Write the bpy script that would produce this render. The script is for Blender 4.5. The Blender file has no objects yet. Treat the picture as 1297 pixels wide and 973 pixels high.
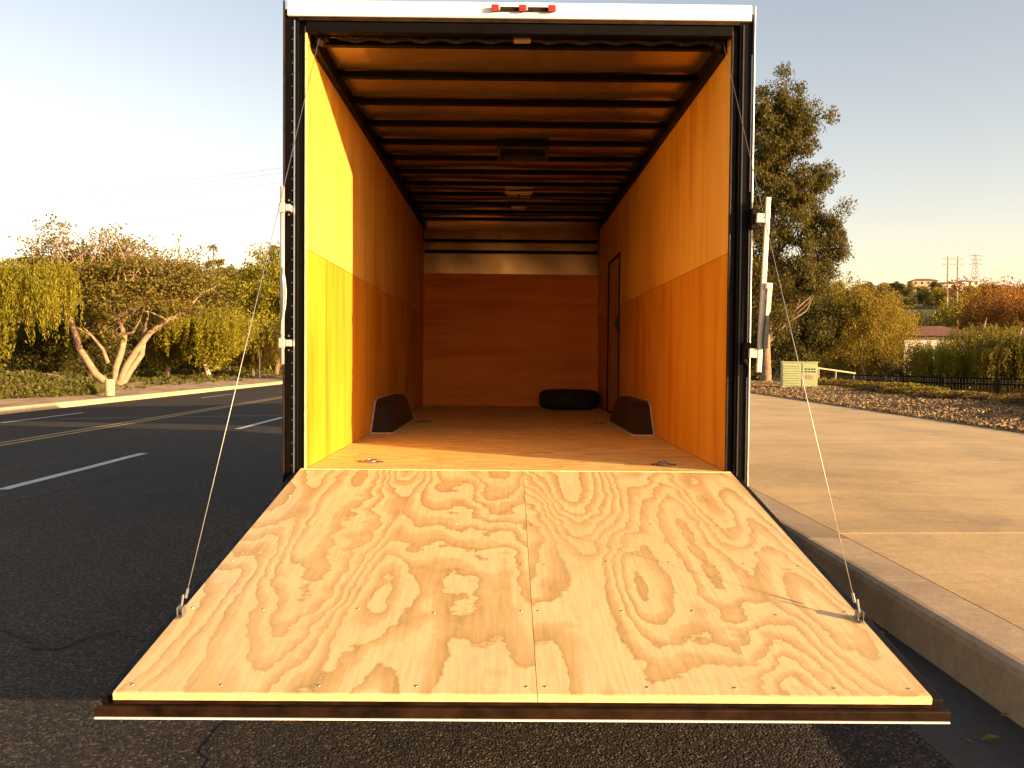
import bpy, bmesh, math, random
import numpy as np
from mathutils import Vector, Matrix
R = math.radians
PI = math.pi
sc = bpy.context.scene
C = sc.collection
random.seed(7)
rng = np.random.default_rng(11)

# ------------------------------------------------------------------ camera
CX, CY, CZ, F = -0.053, -4.2, 1.134, 1100.0
cam = bpy.data.cameras.new('camera')
cam.sensor_width = 36.0
cam.lens = F / 1297 * 36
cam.clip_start = 0.05
cam.clip_end = 3000
co = bpy.data.objects.new('camera', cam)
C.objects.link(co)
co.location = (CX, CY, CZ)
co.rotation_euler = (R(90) - math.atan(30.5 / F), R(-0.5), -math.atan(7.8 / F))
sc.camera = co

# ------------------------------------------------------------------ sky, sun, exposure
SUN_FROM = Vector((2.03, -1.26, 0.41)).normalized()
sun_el = math.asin(SUN_FROM.z)
sun_az = math.atan2(SUN_FROM.x, SUN_FROM.y)
w = bpy.data.worlds.new('World')
sc.world = w
w.use_nodes = True
wn, wl = w.node_tree.nodes, w.node_tree.links
bg = wn['Background']
sky = wn.new('ShaderNodeTexSky')
sky.sky_type = 'NISHITA'
sky.sun_disc = False
sky.sun_elevation = sun_el
sky.sun_rotation = sun_az
sky.altitude = 0
sky.air_density = 1.0
sky.dust_density = 1.3
sky.ozone_density = 1.0
tint = wn.new('ShaderNodeMix'); tint.data_type = 'RGBA'; tint.blend_type = 'MULTIPLY'
tint.inputs[0].default_value = 1.0
tint.inputs[7].default_value = (1.48, 1.10, 0.93, 1)      # the photograph's warm white balance
wl.new(sky.outputs[0], tint.inputs[6])
wl.new(tint.outputs[2], bg.inputs[0])
bg.inputs[1].default_value = 0.110
sl = bpy.data.lights.new('sun', 'SUN')
sl.energy = 5.0
sl.angle = R(0.5)
sl.color = (1.0, 0.70, 0.38)
so = bpy.data.objects.new('sun', sl)
C.objects.link(so)
so.rotation_euler = SUN_FROM.to_track_quat('Z', 'Y').to_euler()
sc.view_settings.view_transform = 'Standard'
sc.view_settings.look = 'None'
sc.view_settings.exposure = 1.45
sc.view_settings.gamma = 1.0
sc.cycles.max_bounces = 10
sc.cycles.diffuse_bounces = 5
sc.cycles.glossy_bounces = 3
sc.cycles.transmission_bounces = 2
sc.cycles.transparent_max_bounces = 4
sc.cycles.caustics_reflective = False


# ------------------------------------------------------------------ helpers
def hor(px):
    return 456 + 0.0087 * (px - 641)

def X(px, Z):
    return CX + (px - 641) / F * Z

def ZZ(px, py, Z):
    return CZ - (py - hor(px)) / F * Z

def smooth(t):
    t = max(0.0, min(1.0, t))
    return t * t * (3 - 2 * t)

class M:
    """node material builder"""
    def __init__(s, name):
        s.m = bpy.data.materials.new(name)
        s.m.use_nodes = True
        s.nt = s.m.node_tree
        s.b = s.nt.nodes['Principled BSDF']
    def n(s, t, **kw):
        n = s.nt.nodes.new(t)
        for k, v in kw.items():
            if k.startswith('i_'):
                key = k[2:].replace('_', ' ')
                n.inputs[key].default_value = v
            else:
                setattr(n, k, v)
        return n
    def l(s, a, b):
        s.nt.links.new(a, b)
    def coord(s, scale=(1, 1, 1), kind='Object', loc=(0, 0, 0), rnd=0.0):
        tc = s.n('ShaderNodeTexCoord')
        mp = s.n('ShaderNodeMapping')
        mp.inputs['Scale'].default_value = scale
        mp.inputs['Location'].default_value = loc
        if rnd:
            oi = s.n('ShaderNodeObjectInfo')
            mu = s.n('ShaderNodeVectorMath', operation='MULTIPLY_ADD')
            cb = s.n('ShaderNodeCombineXYZ')
            for i in range(3):
                s.l(oi.outputs['Random'], cb.inputs[i])
            s.l(cb.outputs[0], mu.inputs[0])
            mu.inputs[1].default_value = (rnd, rnd * 1.7, rnd * .6)
            s.l(tc.outputs[kind], mu.inputs[2])
            s.l(mu.outputs[0], mp.inputs[0])
        else:
            s.l(tc.outputs[kind], mp.inputs[0])
        return mp.outputs[0]
    def noise(s, vec, scale, detail=3, rough=.55, dist=0.0):
        n = s.n('ShaderNodeTexNoise')
        n.inputs['Scale'].default_value = scale
        n.inputs['Detail'].default_value = detail
        n.inputs['Roughness'].default_value = rough
        n.inputs['Distortion'].default_value = dist
        if vec is not None:
            s.l(vec, n.inputs['Vector'])
        return n.outputs['Fac']
    def ramp(s, fac, stops, interp='LINEAR'):
        r = s.n('ShaderNodeValToRGB')
        r.color_ramp.interpolation = interp
        els = r.color_ramp.elements
        while len(els) < len(stops):
            els.new(0.5)
        for e, (p, c) in zip(els, stops):
            e.position = p
            e.color = (c[0], c[1], c[2], 1) if len(c) == 3 else c
        s.l(fac, r.inputs[0])
        return r.outputs[0]
    def math(s, op, a, b=None, c=None):
        n = s.n('ShaderNodeMath', operation=op)
        for i, v in enumerate((a, b, c)):
            if v is None:
                continue
            if isinstance(v, (int, float)):
                n.inputs[i].default_value = v
            else:
                s.l(v, n.inputs[i])
        return n.outputs[0]
    def mix(s, fac, a, b, blend='MIX'):
        n = s.n('ShaderNodeMix', data_type='RGBA', blend_type=blend)
        for i, v in ((0, fac), (6, a), (7, b)):
            if isinstance(v, (int, float)):
                n.inputs[i].default_value = v
            elif isinstance(v, tuple):
                n.inputs[i].default_value = (*v, 1) if len(v) == 3 else v
            else:
                s.l(v, n.inputs[i])
        return n.outputs[2]
    def base(s, c, rough=.6, metal=0.0, spec=None):
        if isinstance(c, tuple):
            s.b.inputs['Base Color'].default_value = (*c, 1)
        else:
            s.l(c, s.b.inputs['Base Color'])
        if isinstance(rough, (int, float)):
            s.b.inputs['Roughness'].default_value = rough
        else:
            s.l(rough, s.b.inputs['Roughness'])
        s.b.inputs['Metallic'].default_value = metal
        if spec is not None:
            s.b.inputs['Specular IOR Level'].default_value = spec
        return s
    def bump(s, h, strength=.3, dist=.01):
        b = s.n('ShaderNodeBump')
        b.inputs['Strength'].default_value = strength
        b.inputs['Distance'].default_value = dist
        s.l(h, b.inputs['Height'])
        s.l(b.outputs[0], s.b.inputs['Normal'])
        return s

def plain(name, c, rough=.5, metal=0.0, var=.15, vs=6.0, spec=None):
    m = M(name)
    v = m.coord(rnd=9)
    f = m.noise(v, vs, 4)
    lo = tuple(max(0, x * (1 - var)) for x in c)
    hi = tuple(min(1, x * (1 + var)) for x in c)
    m.base(m.ramp(f, [(.3, lo), (.7, hi)]), m.ramp(m.noise(v, vs * 3, 3), [(.3, (rough * .8,) * 3), (.7, (min(1, rough * 1.2),) * 3)]), metal, spec)
    return m.m

# ---- pine plywood: rotary-cut contour figure
def pine_ply(name, cream, tan, fibk=.24, ax=(1.5, .27, 1), bands=6.0, rnd=31, rough=.55, warp=.10, mud=.25, fib=(60, 4, 10), spec=.3):
    m = M(name)
    v = m.coord(ax, rnd=rnd)
    v2 = m.coord((1, 1, 1), rnd=rnd)
    # jagged warp
    nz = m.n('ShaderNodeTexNoise')
    nz.inputs['Scale'].default_value = 6.5
    nz.inputs['Detail'].default_value = 5
    nz.inputs['Roughness'].default_value = .62
    m.l(v2, nz.inputs['Vector'])
    sub = m.n('ShaderNodeVectorMath', operation='SUBTRACT')
    m.l(nz.outputs['Color'], sub.inputs[0])
    sub.inputs[1].default_value = (.5, .5, .5)
    mad = m.n('ShaderNodeVectorMath', operation='MULTIPLY_ADD')
    m.l(sub.outputs[0], mad.inputs[0])
    mad.inputs[1].default_value = (warp, warp, warp)
    m.l(v, mad.inputs[2])
    h = m.noise(mad.outputs[0], 1.75, 1.5, .40)
    hb = m.math('MULTIPLY', h, bands * 2.2)
    saw = m.math('FRACT', hb)
    fine = m.noise(m.coord(fib, rnd=rnd), 1.5, 4, .6)
    mid = m.noise(m.coord((6, 1.6, 4), rnd=rnd), 2.0, 3, .6)
    sw = m.math('ADD', saw, m.math('MULTIPLY', m.math('SUBTRACT', mid, .5), .22))
    tan2 = tuple(x * .84 for x in tan)
    tan3 = tuple(x * .62 for x in tan)
    midc = tuple((a * .45 + b * .55) for a, b in zip(cream, tan))
    col = m.ramp(sw, [(0.0, tan), (.035, cream), (.42, cream), (.55, midc), (.80, tan), (.955, tan2), (.975, tan3), (1.0, tan)])
    # broad tone, fibre and boot dirt
    col = m.mix(m.ramp(m.noise(v2, 1.3, 2), [(.35, (0, 0, 0)), (.7, (.5, .5, .5))]), col, midc)
    col = m.mix(fibk, col, m.ramp(fine, [(.3, (.25, .2, .15)), (.62, (1, 1, 1))]), 'MULTIPLY')
    dirt = m.ramp(m.noise(m.coord((1, 1, 1), rnd=rnd * 2.3), 5.5, 3, .5, .6), [(.60, (0, 0, 0)), (.76, (mud, mud, mud))])
    col = m.mix(dirt, col, (.34, .27, .20))
    specks = m.ramp(m.noise(v2, 75, 1, .5), [(.80, (0, 0, 0)), (.84, (.6, .6, .6))])
    col = m.mix(specks, col, (.22, .13, .06))
    m.base(col, rough, 0, spec)
    m.bump(m.math('ADD', m.math('MULTIPLY', fine, .6), m.math('MULTIPLY', sw, .25)), .25, .002)
    return m.m

def wall_ply(name, c, vertical=True, rough=.5):
    m = M(name)
    ax = (5, 5, .45) if vertical else (.45, .45, 6)
    v = m.coord(ax, rnd=13)
    a = m.noise(v, 1.6, 4, .55, .5)
    b = m.noise(m.coord((1, 1, 1), rnd=13), .9, 2)
    f = m.math('ADD', m.math('MULTIPLY', a, .6), m.math('MULTIPLY', b, .5))
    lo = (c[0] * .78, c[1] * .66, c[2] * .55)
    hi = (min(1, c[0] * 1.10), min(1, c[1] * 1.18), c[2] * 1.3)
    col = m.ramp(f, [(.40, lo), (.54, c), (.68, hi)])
    sp = m.ramp(m.noise(m.coord((9, 9, 2.5), rnd=5), 4.0, 2, .5), [(.72, (0, 0, 0)), (.80, (.35, .35, .35))])
    col = m.mix(sp, col, tuple(x * .55 for x in c))
    fine = m.noise(m.coord((70, 70, 3) if vertical else (3, 3, 70), rnd=7), 1.5, 3)
    col = m.mix(.10, col, m.ramp(fine, [(.3, (.3, .22, .15)), (.6, (1, 1, 1))]), 'MULTIPLY')
    m.base(col, rough, 0, .16)
    m.bump(fine, .12, .002)
    return m.m

MT = {}
MT['ramp_ply'] = pine_ply('ramp_plywood', (.71, .55, .275), (.565, .36, .138), bands=9.5, warp=.085)
MT['floor_ply'] = pine_ply('floor_plywood', (.97, .78, .32), (.76, .50, .14), ax=(.30, 3.2, 1), bands=7.0, warp=.16, mud=.15, fib=(3, 45, 10), spec=.15, fibk=.55)
MT['edge_ply'] = plain('plywood_edge', (.78, .60, .26), .6, vs=30, var=.2)
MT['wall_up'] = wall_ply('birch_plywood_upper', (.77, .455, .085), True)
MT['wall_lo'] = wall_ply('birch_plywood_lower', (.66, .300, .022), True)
MT['wall_front'] = wall_ply('birch_plywood_front', (.85, .27, .022), False)
MT['black'] = plain('black_enamel', (.0035, .0028, .0024), .5, vs=9, var=.3, spec=.07)
MT['blackmat'] = plain('black_steel', (.007, .005, .004), .55, vs=7, var=.4, spec=.12)
MT['rustblack'] = plain('worn_black_steel', (.018, .008, .0035), .5, vs=14, var=.7, spec=.15)
MT['white'] = plain('white_panel', (.80, .80, .78), .35, var=.03, vs=2)
MT['alu'] = plain('brushed_aluminium', (.72, .72, .70), .32, 1.0, .06, 20)
MT['alupaint'] = plain('satin_aluminium', (.50, .49, .46), .45, .35, .06, 20)
MT['zinc'] = plain('zinc_plate', (.34, .32, .30), .42, .8, .1, 30)
MT['rubber'] = plain('rubber', (.017, .016, .016), .8, vs=12)
MT['plasticblack'] = plain('black_plastic', (.022, .018, .016), .45, vs=12)
MT['caulk'] = plain('white_caulk', (.56, .46, .36), .6, vs=25)
MT['doorskin'] = plain('tan_door_skin', (.46, .27, .11), .5, vs=2, var=.08, spec=.2)
MT['red'] = plain('red_lens', (.65, .02, .015), .2, var=.1)
MT['lens'] = plain('milky_lens', (.62, .58, .52), .35, var=.05)
MT['spring'] = plain('oiled_spring', (.035, .020, .014), .35, .6, .3, 30)

MT['sheet2'] = plain('front_metal_sheet', (.42, .25, .10), .22, .85, .03, 2)
def ceiling_sheet():
    m = M('galvanised_roof_sheet')
    v = m.coord((1, 1, 1))
    f = m.noise(v, 3.0, 3)
    m.base(m.ramp(f, [(.3, (.52, .35, .17)), (.7, (.60, .42, .22))]), .24, .88)
    m.bump(m.noise(m.coord((2.2, .5, 1)), 2.2, 1), .5, .04)
    return m.m
MT['sheet'] = ceiling_sheet()

def asphalt():
    m = M('asphalt')
    v = m.coord((1, 1, 1))
    vo = m.n('ShaderNodeTexVoronoi')
    vo.inputs['Scale'].default_value = 120
    m.l(v, vo.inputs['Vector'])
    big = m.noise(v, .55, 4, .6)
    st = m.noise(m.coord((1.2, .12, 1)), 1.0, 4, .6)
    fine = m.noise(v, 60, 3, .7)
    cellv = m.n('ShaderNodeSeparateColor')
    m.l(vo.outputs['Color'], cellv.inputs[0])
    col = m.ramp(cellv.outputs[0], [(0, (.006, .005, .004)), (.4, (.022, .018, .014)), (.8, (.050, .037, .025)), (1, (.17, .12, .075))])
    col = m.mix(1.0, col, m.ramp(m.math('ADD', m.math('MULTIPLY', big, .5), m.math('MULTIPLY', st, .5)), [(.35, (.66, .66, .68)), (.65, (1.15, 1.12, 1.08))]), 'MULTIPLY')
    m.base(col, .86, 0, .3)
    h = m.math('ADD', m.math('MULTIPLY', m.math('SUBTRACT', 1.0, vo.outputs['Distance']), .8), m.math('MULTIPLY', fine, .7))
    m.bump(h, 1.0, .012)
    return m.m
MT['asphalt'] = asphalt()

def concrete(name, c, dark=.75, stain=(.22, .17, .12)):
    m = M(name)
    v = m.coord((1, 1, 1), rnd=17)
    a = m.noise(v, .8, 5, .62, .4)
    b = m.noise(v, 14, 4, .65)
    st = m.noise(m.coord((.9, 1.4, 1), rnd=9), 1.1, 5, .6, .8)
    col = m.ramp(a, [(.3, tuple(x * dark for x in c)), (.55, c), (.75, tuple(min(1, x * 1.13) for x in c))])
    col = m.mix(.35, col, m.ramp(b, [(.3, (.62, .60, .57)), (.65, (1, 1, 1))]), 'MULTIPLY')
    col = m.mix(.35, col, m.ramp(m.noise(v, 38, 3, .7), [(.35, (.6, .58, .55)), (.6, (1, 1, 1))]), 'MULTIPLY')
    blot = m.ramp(m.noise(v, 2.3, 3, .6, .3), [(.66, (0, 0, 0)), (.72, (.35, .35, .35))])
    col = m.mix(blot, col, stain)
    col = m.mix(m.ramp(st, [(.58, (0, 0, 0)), (.80, (.45, .45, .45))]), col, stain)
    pale = m.ramp(m.noise(m.coord((.22, 2.0, 1), rnd=4), .7, 2, .5, 1.6), [(.60, (0, 0, 0)), (.64, (.22, .22, .22)), (.68, (0, 0, 0))])
    col = m.mix(pale, col, tuple(min(1, x * 1.35) for x in c))
    sp = m.ramp(m.noise(v, 120, 2, .6), [(.66, (0, 0, 0)), (.74, (.45, .45, .45))])
    col = m.mix(sp, col, tuple(x * .45 for x in c))
    m.base(col, .85, 0, .3)
    m.bump(m.math('ADD', b, m.math('MULTIPLY', m.noise(v, 90, 3), .6)), .35, .004)
    return m.m
MT['walk'] = concrete('sidewalk_concrete', (.65, .46, .225))
MT['kerbmat'] = concrete('kerb_concrete', (.52, .38, .24), .6)
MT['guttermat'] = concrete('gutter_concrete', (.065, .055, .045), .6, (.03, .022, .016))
MT['kerbfar'] = concrete('pale_kerb_concrete', (.50, .41, .25), .7)
MT['redpaint'] = plain('red_kerb_paint', (.50, .12, .07), .7, vs=5)
MT['paint'] = plain('white_road_paint', (.55, .52, .46), .75, vs=14, var=.25)
MT['ypaint'] = plain('yellow_road_paint', (.42, .27, .07), .75, vs=10, var=.3)
MT['crack'] = plain('tar_crack', (.008, .008, .008), .9)

def soil():
    m = M('dry_hillside')
    v = m.coord((1, 1, 1))
    a = m.noise(v, .15, 5, .6)
    b = m.noise(v, 3.5, 5, .7)
    col = m.ramp(a, [(.35, (.07, .075, .022)), (.55, (.13, .115, .04)), (.7, (.22, .17, .08))])
    col = m.mix(.6, col, m.ramp(b, [(.3, (.45, .42, .4)), (.7, (1, 1, 1))]), 'MULTIPLY')
    m.base(col, .95, 0, .2)
    m.bump(b, .8, .08)
    return m.m
MT['soil'] = soil()
def mulch():
    m = M('wood_mulch')
    v = m.coord((1, 1, 1))
    vo = m.n('ShaderNodeTexVoronoi')
    vo.inputs['Scale'].default_value = 16
    m.l(m.coord((1, 1.9, 1)), vo.inputs['Vector'])
    sc_ = m.n('ShaderNodeSeparateColor')
    m.l(vo.outputs['Color'], sc_.inputs[0])
    col = m.ramp(sc_.outputs[0], [(0, (.12, .07, .035)), (.5, (.24, .15, .08)), (.85, (.38, .26, .15)), (1, (.55, .42, .27))])
    col = m.mix(.6, col, m.ramp(m.noise(v, 1.2, 4), [(.35, (.5, .45, .4)), (.7, (1, 1, 1))]), 'MULTIPLY')
    m.base(col, .95, 0, .2)
    m.bump(vo.outputs['Distance'], 1.0, .05)
    return m.m
MT['mulch'] = mulch()
MT['dirt'] = concrete('bare_dirt', (.42, .29, .18), .7, (.2, .13, .07))

def foliage(name, cols, rough=.6, trans=.48):
    m = M(name)
    g = m.n('ShaderNodeNewGeometry')
    oi = m.n('ShaderNodeObjectInfo')
    v = m.coord((1, 1, 1), rnd=40)
    cl = m.noise(v, .8, 3, .6)
    f = m.math('ADD', m.math('MULTIPLY', g.outputs['Random Per Island'], .45), m.math('MULTIPLY', cl, .75))
    f = m.math('ADD', f, m.math('MULTIPLY', m.math('SUBTRACT', oi.outputs['Random'], .5), .25))
    col = m.ramp(f, [(.25, cols[0]), (.6, cols[1]), (.95, cols[2])])
    m.base(col, rough, 0, .25)
    tr = m.n('ShaderNodeBsdfTranslucent')
    m.l(col, tr.inputs[0])
    mx = m.n('ShaderNodeMixShader')
    mx.inputs[0].default_value = trans
    m.l(m.b.outputs[0], mx.inputs[1])
    m.l(tr.outputs[0], mx.inputs[2])
    m.l(mx.outputs[0], m.nt.nodes['Material Output'].inputs[0])
    return m.m
MT['f_pepper'] = foliage('pepper_tree_leaves', [(.17, .155, .012), (.32, .28, .018), (.44, .36, .04)])
MT['f_dark'] = foliage('dark_leaves', [(.035, .037, .008), (.08, .075, .014), (.15, .12, .02)])
MT['f_olive'] = foliage('olive_leaves', [(.11, .095, .012), (.24, .185, .02), (.34, .25, .035)])
MT['f_euc'] = foliage('eucalyptus_leaves', [(.055, .050, .010), (.12, .10, .018), (.20, .15, .035)])
MT['f_yellow'] = foliage('yellowing_leaves', [(.14, .115, .012), (.27, .20, .02), (.38, .25, .03)])
MT['f_orange'] = foliage('autumn_leaves', [(.20, .085, .015), (.36, .16, .025), (.45, .24, .05)])
MT['f_red'] = foliage('reddish_shrub_leaves', [(.06, .05, .014), (.13, .065, .025), (.22, .09, .04)])
MT['f_hedge'] = foliage('hedge_leaves', [(.06, .07, .012), (.12, .12, .02), (.20, .17, .035)])
MT['f_coral'] = foliage('sparse_tree_leaves', [(.07, .068, .014), (.19, .155, .022), (.29, .215, .045)])
MT['bark_pale'] = plain('pale_bark', (.30, .20, .115), .8, vs=5, var=.3)
MT['bark_euc'] = plain('peeling_bark', (.20, .135, .08), .85, vs=5, var=.4)
MT['bark'] = plain('brown_bark', (.16, .10, .06), .9, vs=5, var=.4)
MT['bark_white'] = plain('white_bark', (.55, .45, .33), .8, vs=4, var=.3)


# ------------------------------------------------------------------ object helpers
def link(name, me, mat=None, parent=None, loc=(0, 0, 0), rot=(0, 0, 0)):
    o = bpy.data.objects.new(name, me)
    C.objects.link(o)
    if mat is not None:
        me.materials.append(MT[mat] if isinstance(mat, str) else mat)
    o.location = loc
    o.rotation_euler = rot
    if parent is not None:
        o.parent = parent
    return o

def thing(name, label, cat, loc=(0, 0, 0), rot=(0, 0, 0), group=None, data=None):
    o = bpy.data.objects.new(name, data)
    C.objects.link(o)
    o.location = loc
    o.rotation_euler = rot
    tag(o, label, cat, group)
    return o

def tag(o, label=None, cat=None, group=None, kind=None):
    if label: o['label'] = label
    if cat: o['category'] = cat
    if group: o['group'] = group
    if kind: o['kind'] = kind
    return o

class B:
    """collects shapes into one bmesh"""
    def __init__(s):
        s.bm = bmesh.new()
    def box(s, x0, x1, y0, y1, z0, z1, bev=0.0):
        vs = [s.bm.verts.new(p) for p in ((x0, y0, z0), (x1, y0, z0), (x1, y1, z0), (x0, y1, z0), (x0, y0, z1), (x1, y0, z1), (x1, y1, z1), (x0, y1, z1))]
        fs = [s.bm.faces.new([vs[i] for i in q]) for q in ((0, 3, 2, 1), (4, 5, 6, 7), (0, 1, 5, 4), (1, 2, 6, 5), (2, 3, 7, 6), (3, 0, 4, 7))]
        if bev:
            es = list({e for f in fs for e in f.edges})
            bmesh.ops.bevel(s.bm, geom=es, offset=bev, segments=2, affect='EDGES', profile=.5)
        return s
    def tube(s, pts, rad, n=8, cap=True):
        pts = [Vector(p) for p in pts]
        if isinstance(rad, (int, float)):
            rad = [rad] * len(pts)
        rings = []
        up = None
        for i, p in enumerate(pts):
            d = (pts[min(i + 1, len(pts) - 1)] - pts[max(i - 1, 0)]).normalized()
            if up is None:
                up = Vector((0, 0, 1)) if abs(d.z) < .9 else Vector((1, 0, 0))
            a = d.cross(up)
            if a.length < 1e-5:
                a = d.cross(Vector((0, 1, 0)))
            a.normalize()
            b = a.cross(d).normalized()
            up = b
            rings.append([s.bm.verts.new(p + (a * math.cos(2 * PI * k / n) + b * math.sin(2 * PI * k / n)) * rad[i]) for k in range(n)])
        for i in range(len(rings) - 1):
            for k in range(n):
                s.bm.faces.new((rings[i][k], rings[i][(k + 1) % n], rings[i + 1][(k + 1) % n], rings[i + 1][k]))
        if cap:
            s.bm.faces.new(rings[0])
            s.bm.faces.new(list(reversed(rings[-1])))
        return s
    def lathe(s, prof, c, axis='z', n=32):
        rings = []
        for r, h in prof:
            ring = []
            for k in range(n):
                a = 2 * PI * k / n
                u, v = r * math.cos(a), r * math.sin(a)
                p = (u, v, h) if axis == 'z' else ((h, u, v) if axis == 'x' else (u, h, v))
                ring.append(s.bm.verts.new((c[0] + p[0], c[1] + p[1], c[2] + p[2])))
            rings.append(ring)
        for i in range(len(rings) - 1):
            for k in range(n):
                s.bm.faces.new((rings[i][k], rings[i][(k + 1) % n], rings[i + 1][(k + 1) % n], rings[i + 1][k]))
        return s
    def prism(s, poly, axis, a, b):
        """poly of 2-D points extruded along axis x|y|z from a to b"""
        def P(u, v, t):
            return {'x': (t, u, v), 'y': (u, t, v), 'z': (u, v, t)}[axis]
        va = [s.bm.verts.new(P(u, v, a)) for u, v in poly]
        vb = [s.bm.verts.new(P(u, v, b)) for u, v in poly]
        n = len(poly)
        for i in range(n):
            s.bm.faces.new((va[i], va[(i + 1) % n], vb[(i + 1) % n], vb[i]))
        s.bm.faces.new(list(reversed(va)))
        s.bm.faces.new(vb)
        return s
    def mesh(s, name, smooth_=False):
        bmesh.ops.recalc_face_normals(s.bm, faces=s.bm.faces)
        me = bpy.data.meshes.new(name)
        s.bm.to_mesh(me)
        s.bm.free()
        if smooth_:
            me.polygons.foreach_set('use_smooth', [True] * len(me.polygons))
        return me
    def ob(s, name, mat, parent=None, loc=(0, 0, 0), rot=(0, 0, 0), smooth_=False, kind=None):
        o = link(name, s.mesh(name, smooth_), mat, parent, loc, rot)
        if kind: o['kind'] = kind
        return o

def qmesh(name, V, n_per=4):
    """numpy array (N*4,3) of quads -> mesh"""
    V = np.asarray(V, dtype=np.float32)
    nv = len(V)
    nf = nv // n_per
    me = bpy.data.meshes.new(name)
    me.vertices.add(nv)
    me.vertices.foreach_set('co', V.ravel())
    me.loops.add(nv)
    me.loops.foreach_set('vertex_index', np.arange(nv, dtype=np.int32))
    me.polygons.add(nf)
    me.polygons.foreach_set('loop_start', np.arange(0, nv, n_per, dtype=np.int32))
    me.update(calc_edges=True)
    return me

def leaves(P, size, aspect=1.6, up=None, tilt=1.0):
    """leaf-shaped quads (kites) at points P. up: preferred long-axis direction (N,3) or None"""
    P = np.asarray(P)
    n = len(P)
    a = rng.normal(size=(n, 3))
    if up is not None:
        a = np.asarray(up) + a * tilt * .35
    a /= np.linalg.norm(a, axis=1)[:, None] + 1e-9
    b = np.cross(a, rng.normal(size=(n, 3)))
    b /= np.linalg.norm(b, axis=1)[:, None] + 1e-9
    s = size * rng.uniform(.6, 1.4, n)[:, None]
    A = a * s * aspect * .5
    Bv = b * s * .5
    V = np.empty((n, 4, 3))
    V[:, 0] = P - A
    V[:, 1] = P + Bv - A * .1
    V[:, 2] = P + A
    V[:, 3] = P - Bv - A * .1
    return V.reshape(-1, 3)

def shell(c, r, n, inner=.45, power=.6):
    """n points in an ellipsoid, biased outward"""
    d = rng.normal(size=(n, 3))
    d /= np.linalg.norm(d, axis=1)[:, None]
    t = inner + (1 - inner) * rng.random(n) ** power
    return np.asarray(c) + d * t[:, None] * np.asarray(r)


# ------------------------------------------------------------------ terrain
def road_z(x):
    return 0.0 if x > -4.25 else -0.04 * (-x - 4.25)

LK = -12.60          # far kerb
def ground_z(x, y):
    Zc = y + 4.2
    L = smooth((-x - 16) / 16) * 10.5 * smooth((Zc - 50) / 115)
    if x > 8:
        Rr = -0.5 * smooth((x - 11) / 6) - 2.6 * smooth((x - 16) / 14) * smooth((Zc - 30) / 25)
        Rr += smooth((x - 12) / 30) * 44.5 * smooth((Zc - 105) / 420)
    else:
        Rr = 0
    Cc = 30 * smooth((Zc - 320) / 260)
    z = max(L + Rr, Cc) if Cc > 0 else L + Rr
    if -12.75 < x < 1.8 and y < 290:
        b = -0.75
    elif x <= -12.75:
        b = road_z(LK) + .13
    elif x < 7.2:
        b = .06
    else:
        b = .13 + .12 * smooth((x - 7.2) / 3.5)
    return b + z

def build_terrain():
    xs = sorted(set([-12.76, -12.74, 1.79, 1.81, 7.19, 7.21] + list(np.round(np.arange(-30, 32, 2.0), 2)) +
                    [s * v for s in (-1, 1) for v in (36, 42, 50, 60, 72, 86, 100, 120, 145, 170, 200, 240, 290, 350, 430, 520, 650, 800, 1000, 1300)]))
    ys = sorted(set(list(np.arange(-30, 80, 4.0)) + list(np.arange(80, 520, 14.0)) + [-1200, -700, -400, -200, -100, -60, -45, 289, 291, 560, 620, 700, 800, 1000, 1400]))
    V, Fc = [], []
    for j, y in enumerate(ys):
        for i, x in enumerate(xs):
            z = ground_z(x, y)
            if abs(x) > 20 and y > 40:
                z += 1.2 * math.sin(x * .05 + y * .03) * math.sin(y * .041) * smooth((y - 60) / 80)
            V.append((x, y, z))
    nx = len(xs)
    for j in range(len(ys) - 1):
        for i in range(nx - 1):
            a = j * nx + i
            Fc.append((a, a + 1, a + nx + 1, a + nx))
    me = bpy.data.meshes.new('terrain')
    me.from_pydata(V, [], Fc)
    me.polygons.foreach_set('use_smooth', [True] * len(Fc))
    o = link('terrain', me, 'soil')
    o['kind'] = 'structure'
build_terrain()

def sheet(name, pts, mat, z=None, kind='structure', thick=0.0, parent=None):
    """flat polygon (x,y[,z]) sheet, optional thickness down"""
    bm = bmesh.new()
    top = [bm.verts.new((p[0], p[1], p[2] if len(p) > 2 else z)) for p in pts]
    bm.faces.new(top)
    if thick:
        bot = [bm.verts.new((v.co.x, v.co.y, v.co.z - thick)) for v in top]
        n = len(top)
        for i in range(n):
            bm.faces.new((top[i], bot[i], bot[(i + 1) % n], top[(i + 1) % n]))
        bm.faces.new(list(reversed(bot)))
        bmesh.ops.recalc_face_normals(bm, faces=bm.faces)
    me = bpy.data.meshes.new(name)
    bm.to_mesh(me)
    bm.free()
    o = link(name, me, mat, parent)
    if kind and parent is None: o['kind'] = kind
    return o

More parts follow.
